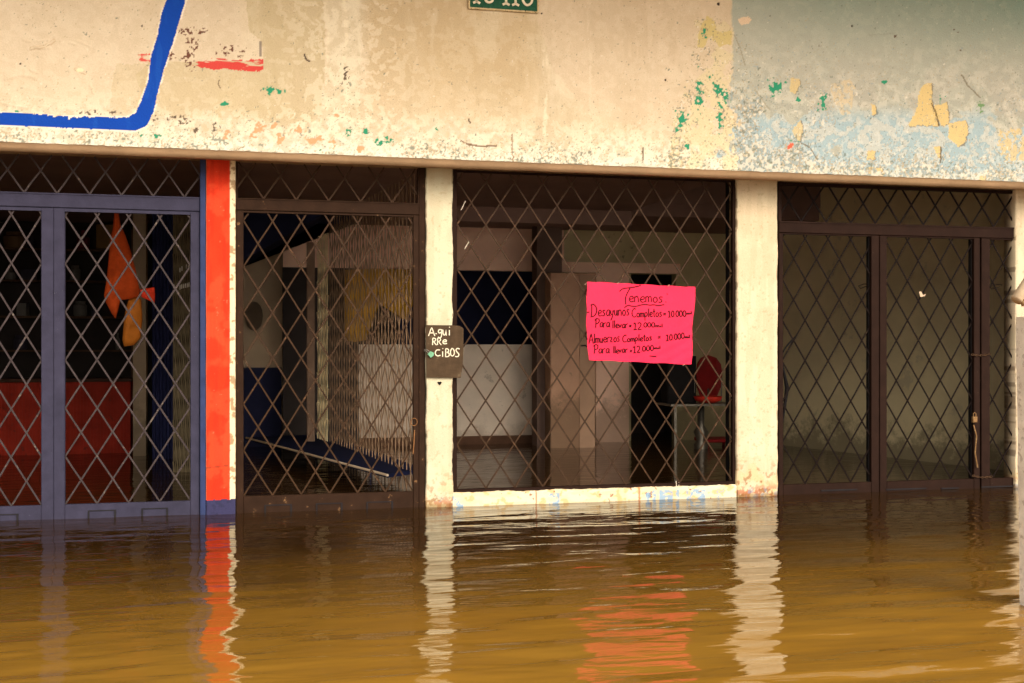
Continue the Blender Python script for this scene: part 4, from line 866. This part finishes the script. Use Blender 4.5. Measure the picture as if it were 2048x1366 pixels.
# beige inner pier and curtains
b = MB(); b.box(X(266, 4.6), X(292, 4.6), 4.6, 4.8, -.5, ZC-.003); b.build('inner_pier', M['beige'], bld)
b = MB(); b.box(X(186,5.4), X(300,5.4), 5.40, 5.44, Z(240,392,5.4), ZC-.003); b.build('upper_panel', mat('dull_pink_panel', (.24,.16,.14), .9), bld)
def curtain(pa, pb, pt_, pb_, y, m, lab, amp=.03, nf=9):
    xa, xb_ = X(pa, y), X(pb, y); zt_, zb_ = Z(pa, pt_, y), pb_; b = MB(); n = 60; vs = []; fs = []; mrow = 8
    for j in range(mrow+1):
        z = zt_+(zb_-zt_)*j/mrow
        for i in range(n+1):
            s = i/n; vs.append((xa+(xb_-xa)*s, y+amp*math.sin(s*nf*2*math.pi/1.5+.3*math.sin(j))*(.4+.6*j/mrow), z))
    for j in range(mrow):
        for i in range(n): fs.append((j*(n+1)+i, (j+1)*(n+1)+i, (j+1)*(n+1)+i+1, j*(n+1)+i+1))
    b.add(vs, fs); return tag(b.build('curtain', m, origin=(xa, y, zb_), smooth=True), lab, 'curtain')
curtain(304, 347, 418, -.2, 4.2, mat('indigo_cloth', (.045,.05,.14), .9, .2, 4, .1), 'dark indigo curtain hanging beside the folded scissor gate')
# orange cloth hanging in the left shop
yo = 1.5
def cloth(poly, y, m, name, lab, cat, thick=.012, wrinkle=.02):
    pts = [P(a, c, y) for a, c in poly]; n = len(pts); cx = sum(p[0] for p in pts)/n; cz = sum(p[2] for p in pts)/n
    b = MB(); rings = []
    for f in (1, .75, .5, .25):
        rings.append([(cx+(p[0]-cx)*f, y-wrinkle*(1-f)*1.2-wrinkle*.8*math.sin(p[0]*60*f+f*5)*(1-f)-.01*(1-f), cz+(p[2]-cz)*f) for p in pts])
    vs = [q for r_ in rings for q in r_]+[(cx, y-wrinkle*1.4, cz)]; fs = []
    for k in range(3):
        for i in range(n): fs.append((k*n+i, k*n+(i+1) % n, (k+1)*n+(i+1) % n, (k+1)*n+i))
    for i in range(n): fs.append((3*n+i, 3*n+(i+1) % n, 4*n))
    m0 = len(vs); vs += [(x, y+thick, z) for x, _, z in rings[0]]
    for i in range(n): fs.append((i, m0+i, m0+(i+1) % n, (i+1) % n))
    fs.append(tuple(m0+i for i in range(n)))
    b.add(vs, fs); o = b.build(name, m, origin=(cx, y, min(p[2] for p in pts)), smooth=True)
    return tag(o, lab, cat)
orange = mat('orange_cloth', (.42,.055,.010), .8, .5, 7, .8, 10)
cloth([(229,417),(235,417),(241,450),(250,470),(262,505),(272,545),(279,580),(278,592),(262,597),(240,600),(236,618),(231,637),(224,628),(212,605),(208,590),(213,560),(217,520),(220,480),(226,455)], yo, orange, 'hanging_shirt', 'orange cloth hanging behind the right leaf of the blue grey gate', 'cloth', .03, .03)
cloth([(258,598),(276,590),(282,600),(284,640),(280,676),(268,690),(248,693),(245,680),(248,640),(252,615)], yo+.05, mat('amber_plastic', (.40,.12,.015), .5, .35, 8, .3, 20), 'hanging_bag', 'amber bag hanging below the orange cloth', 'bag', .05, .05)
cloth([(279,579),(290,577),(309,574),(310,590),(309,607),(300,602),(283,594)], yo-.02, mat('red_cloth', (.75,.05,.02), .7, .2, 9, .2), 'red_cloth', 'small bright red flag of cloth right of the amber bag', 'cloth', .01, .01)
# scissor gates -------------------------------------------------------------------
def scissor(Aq, Bq, z0, z1, n, hd, m, lab, bw=.012, post=None):
    """concertina gate between ground points A and B: pairs of crossing strips and thin uprights"""
    dx, dy_ = Bq[0]-Aq[0], Bq[1]-Aq[1]; L = math.hypot(dx, dy_); ux, uy = dx/L, dy_/L; nx, ny = -uy, ux
    t = thing('scissor_gate', (Aq[0], Aq[1], 0), lab, 'folding gate')
    b = MB(); wd = L/n
    def seg(s0, za, s1, zb_, off):
        dd = math.hypot(s1-s0, zb_-za); pxn, pzn = -(zb_-za)/dd*bw/2, (s1-s0)/dd*bw/2; vs = []
        for o_ in (off, off+.004):
            for s, z in ((s0+pxn, za+pzn), (s1+pxn, zb_+pzn), (s1-pxn, zb_-pzn), (s0-pxn, za-pzn)): vs.append((Aq[0]+ux*s+nx*o_, Aq[1]+uy*s+ny*o_, z))
        b.add(vs, [(0,1,2,3),(7,6,5,4),(0,4,5,1),(1,5,6,2),(2,6,7,3),(3,7,4,0)])
    rowsn = int((z1-z0)/hd)
    for i in range(n):
        s0, s1 = i*wd, (i+1)*wd
        for j in range(rowsn):
            za = z0+j*hd; zb_ = za+hd
            if (i+j) % 2: seg(s0, za, s1, zb_, .01)
            else: seg(s0, zb_, s1, za, -.01)
    for i in range(0, n+1, 1):
        s = i*wd
        for o_ in (0,): 
            xx, yy = Aq[0]+ux*s, Aq[1]+uy*s; b.box(xx-.004, xx+.004, yy-.004, yy+.004, z0, z1)
    b.build('folding_lattice', m, t)
    return t
M['gate_dark'] = mat('scissor_steel_dark', (.24,.15,.09), .6, .3, 12, 0)
M['gate_pale'] = mat('scissor_steel_pale', (.85,.70,.42), .6, .3, 12, 0)
def G(px, d):     # ground point from view column and distance
    Xc = (px-1024)/FPX*d; return (Xc*math.cos(TH)+d*math.sin(TH), -Xc*math.sin(TH)+d*math.cos(TH)-DIST)
scissor(G(829, 9.0), G(660, 12.0), -.1, 2.62, 28, .17, M['gate_dark'], 'brown scissor gate pulled half open behind the brown single gate', .014)
scissor(G(655, 12.0), G(636, 12.4), -.1, 2.45, 7, .17, M['gate_pale'], 'pale folded stack of the scissor gate behind the brown single gate', .018)
scissor(G(591, 13.2), G(567, 13.2), -.1, 2.25, 9, .17, M['gate_pale'], 'narrow folded scissor gate stack left of the wooden post', .012)
scissor(G(347, 10.6), G(383, 10.6), -.1, 2.55, 9, .2, mat('scissor_steel_olive', (.22,.17,.10), .6, .3, 12, 0), 'olive folded scissor gate at the right side of the left shop', .014)
b = MB(); xx = X(614, 4.0); b.cbox(xx, xx+.085, 4.0, 4.1, -.5, 2.35, .005); tag(b.build('wooden_post', mat('brown_post', (.26,.17,.12), .8, .3, 6, .1), origin=(xx, 4.0, -.5)), 'brown wooden post between the folded scissor gates', 'post')
b = MB(); xx, yy, zz = P(508, 632, 5.45)
b.tube([(xx+.10*math.cos(a*.3927), yy, zz+.17*math.sin(a*.3927)) for a in range(16)], .008, 6, True); vs = [(xx+.098*math.cos(a*.3927), yy+.002, zz+.168*math.sin(a*.3927)) for a in range(16)]; b.add(vs, [tuple(range(16))[::-1]])
tag(b.build('wall_ornament', mat('dull_oval', (.13,.09,.06), .6, .3), origin=(xx, yy, zz-.17)), 'dark oval ornament hanging on the pale wall behind the brown single gate', 'ornament')
# pegs glinting on the folded gate
for i, (px, py) in enumerate([(348,573),(360,575),(363,573),(367,572),(371,571),(375,570),(378,569),(360,540),(364,537),(373,533),(378,529)]):
    b = MB(); x, y, z = P(px, py, 2.1); b.cbox(x-.005, x+.005, y, y+.008, z-.02, z+.02, .002)
    tag(b.build('clothes_peg', mat('pale_peg', (.75,.70,.62), .3, .1, 5, 0) if i == 0 else bpy.data.materials['pale_peg'], origin=(x, y, z-.02)), 'tiny pale peg in the %s row beside the folded scissor gate' % ('upper' if i > 6 else 'lower'), 'peg', 'pegs in the upper row' if i > 6 else 'pegs in the lower row')
# yellow cloth seen through the scissor gate
cloth([(690,540),(725,538),(760,537),(826,540),(828,575),(825,610),(815,640),(800,636),(790,612),(770,600),(748,604),(738,640),(732,680),(710,684),(690,680),(689,610)], 5.05, mat('mustard_cloth', (.55,.29,.03), .85, .5, 5, .3, 14), 'yellow_banner', 'mustard yellow banner on the counter opening behind the scissor gate', 'banner', .02, .02)
# blue table top afloat with a white edge
p0, p1 = G(492, 12.6), G(775, 8.9); q0, q1 = G(650, 13.0), G(850, 9.3)
t = thing('blue_table', ((p0[0]+q1[0])/2, (p0[1]+q1[1])/2, 0), 'long blue table top with a white edge standing just above the water', 'table')
b = MB(); zt_ = .175; b.add([(*p, z) for z in (zt_-.03, zt_) for p in (p0, p1, q1, q0)], [(4,5,6,7),(3,2,1,0),(0,1,5,4),(1,2,6,5),(2,3,7,6),(3,0,4,7)]); b.build('table_top', mat('blue_table_paint', (.010,.013,.040), .8, .2, 3, 0), t)
b = MB(); b.tube([(p0[0], p0[1]-.004, zt_-.008), (p1[0], p1[1]-.004, zt_-.008)], .011, 6); b.build('edge_strip', mat('white_edge', (.70,.55,.40), .5, .1), t)
b = MB()
for f in (.5,):
    for (a, c) in ((q0, q1),): x, y = a[0]+(c[0]-a[0])*f+.04, a[1]+(c[1]-a[1])*f+.03; b.box(x-.02, x+.02, y-.02, y+.02, -.5, zt_-.031)
b.build('leg', M['navy'], t)
# cabinet
yk = 4.45; x0, x1 = X(1101, yk), X(1191, yk); zz = Z(1145, 546, yk)
t = thing('tall_cabinet', ((x0+x1)/2, yk, 0), 'tall pinkish cabinet standing in the water left of the dark doorway', 'cabinet')
b = MB(); b.cbox(x0, x1, yk, yk+.35, -.5, zz, .008); b.build('cabinet_body', damp(mat('pink_cabinet', (.50,.29,.19), .7, .2, 3, .1, spot=(.22,.14,.08), spot_t=.60, spot_scale=4), .6, .65, (.14,.09,.05,1)), t)
b = MB(); b.box(x1-.20, x1-.012, yk-.012, yk-.001, -.4, zz-.02); b.build('cabinet_door', mat('brown_cabinet_door', (.42,.26,.17), .7, .2, 3, .1), t)
b = MB(); b.tube([(x1-.19, yk-.03, 1.22), (x1-.14, yk-.03, 1.225), (x1-.10, yk-.02, 1.21)], .008, 6); b.build('handle', M['slot'], t)
# metal table, black appliance, red chair
yt = 4.0; c = (X(1402, yt), yt); zt_ = Z(1402, 806, yt)
t = thing('metal_table', (c[0], c[1], 0), 'small metal pedestal table in front of the red chair', 'table')
st = mat('dull_steel', (.12,.105,.085), .35, .3, 12, .1, metal=.7)
b = MB(); b.box(X(1328, yt), X(1462, yt), yt-.22, yt+.25, zt_-.025, zt_); b.build('table_top', st, t)
b = MB(); b.lathe((c[0], c[1], -.5), [(.03,0),(.03,.2),(.09,.55),(.05,.6),(.09,.7),(.04,.78),(.04,zt_+.47)], 18)
b.build('pedestal', st, t, smooth=True)
b = MB(); b.box(X(1336, yt), X(1341, yt), yt-.2, yt-.17, -.5, zt_-.026); b.build('leg', st, t); b = MB(); b.box(X(1452, yt), X(1457, yt), yt-.2, yt-.17, -.5, zt_-.026); b.build('leg', st, t)
t = thing('black_appliance', (X(1362, yt), yt, zt_), 'black boxy appliance on the left of the metal table', 'appliance')
x0, x1 = X(1334, yt), X(1392, yt); b = MB(); b.cbox(x0, x1, yt-.02, yt+.2, zt_+.001, Z(1362, 712, yt), .015); b.build('casing', M['black'], t)
b = MB(); b.tube([(x1-.03, yt-.03, zt_+.12), (x1-.03, yt-.03, zt_+.34)], .006, 6); b.build('handle', st, t)
t = thing('red_pot', P(1415, 805, yt-.1), 'low red dish on the metal table below the red chair back', 'dish')
b = MB(); x, y, z = P(1416, 806, yt-.08); b.lathe((x, y, z+.001), [(.08,0),(.15,.03),(.17,.075),(.155,.08),(.13,.04)], 22); b.build('dish_bowl', mat('red_plastic', (.55,.035,.02), .4, .2, 9, 0), t, smooth=True)
b = MB(); b.tube([(x-.02,y-.05,z+.1),(x-.03,y-.08,z+.17)], .012, 8); b.build('spoon', st, t); b = MB(); b.tube([(x+.16,y-.02,z+.02),(x+.165,y-.02,z+.30)], .008, 8); b.build('spoon', st, t)
yr = 4.45; t = thing('red_chair', (X(1420, yr), yr, 0), 'red plastic chair with a rounded back behind the metal table', 'chair')
rp_ = mat('dark_red_plastic', (.22,.012,.012), .45, .2, 9, 0); x, _, z = P(1420, 748, yr)
prof = [(-.10,-.30),(-.155,-.16),(-.17,.0),(-.155,.12),(-.10,.20),(0,.235),(.10,.20),(.155,.12),(.17,.0),(.155,-.16),(.10,-.30)]
b = MB(); n = len(prof); vs = [(x+a, yr+.05*(1-(a/.2)**2), z+c_) for a, c_ in prof]+[(x+a, yr+.025+.05*(1-(a/.2)**2), z+c_) for a, c_ in prof]
b.add(vs, [tuple(range(n)), tuple(range(2*n-1, n-1, -1))]+[(i, i+n, (i+1) % n+n, (i+1) % n) for i in range(n)]); b.build('backrest', rp_, t)
b = MB(); b.cbox(x-.2, x+.2, yr-.38, yr+.02, .06, .10, .01); b.build('seat', rp_, t)
for sx in (-.17, .17):
    for sy in (-.33, -.02):
        b = MB(); b.tube([(x+sx, yr+sy, .07), (x+sx*1.1, yr+sy*1.05, -.5)], .018, 8); b.build('leg', rp_, t)
# clean helper property
for o in bpy.data.objects:
    if '_w' in o.keys(): del o['_w']
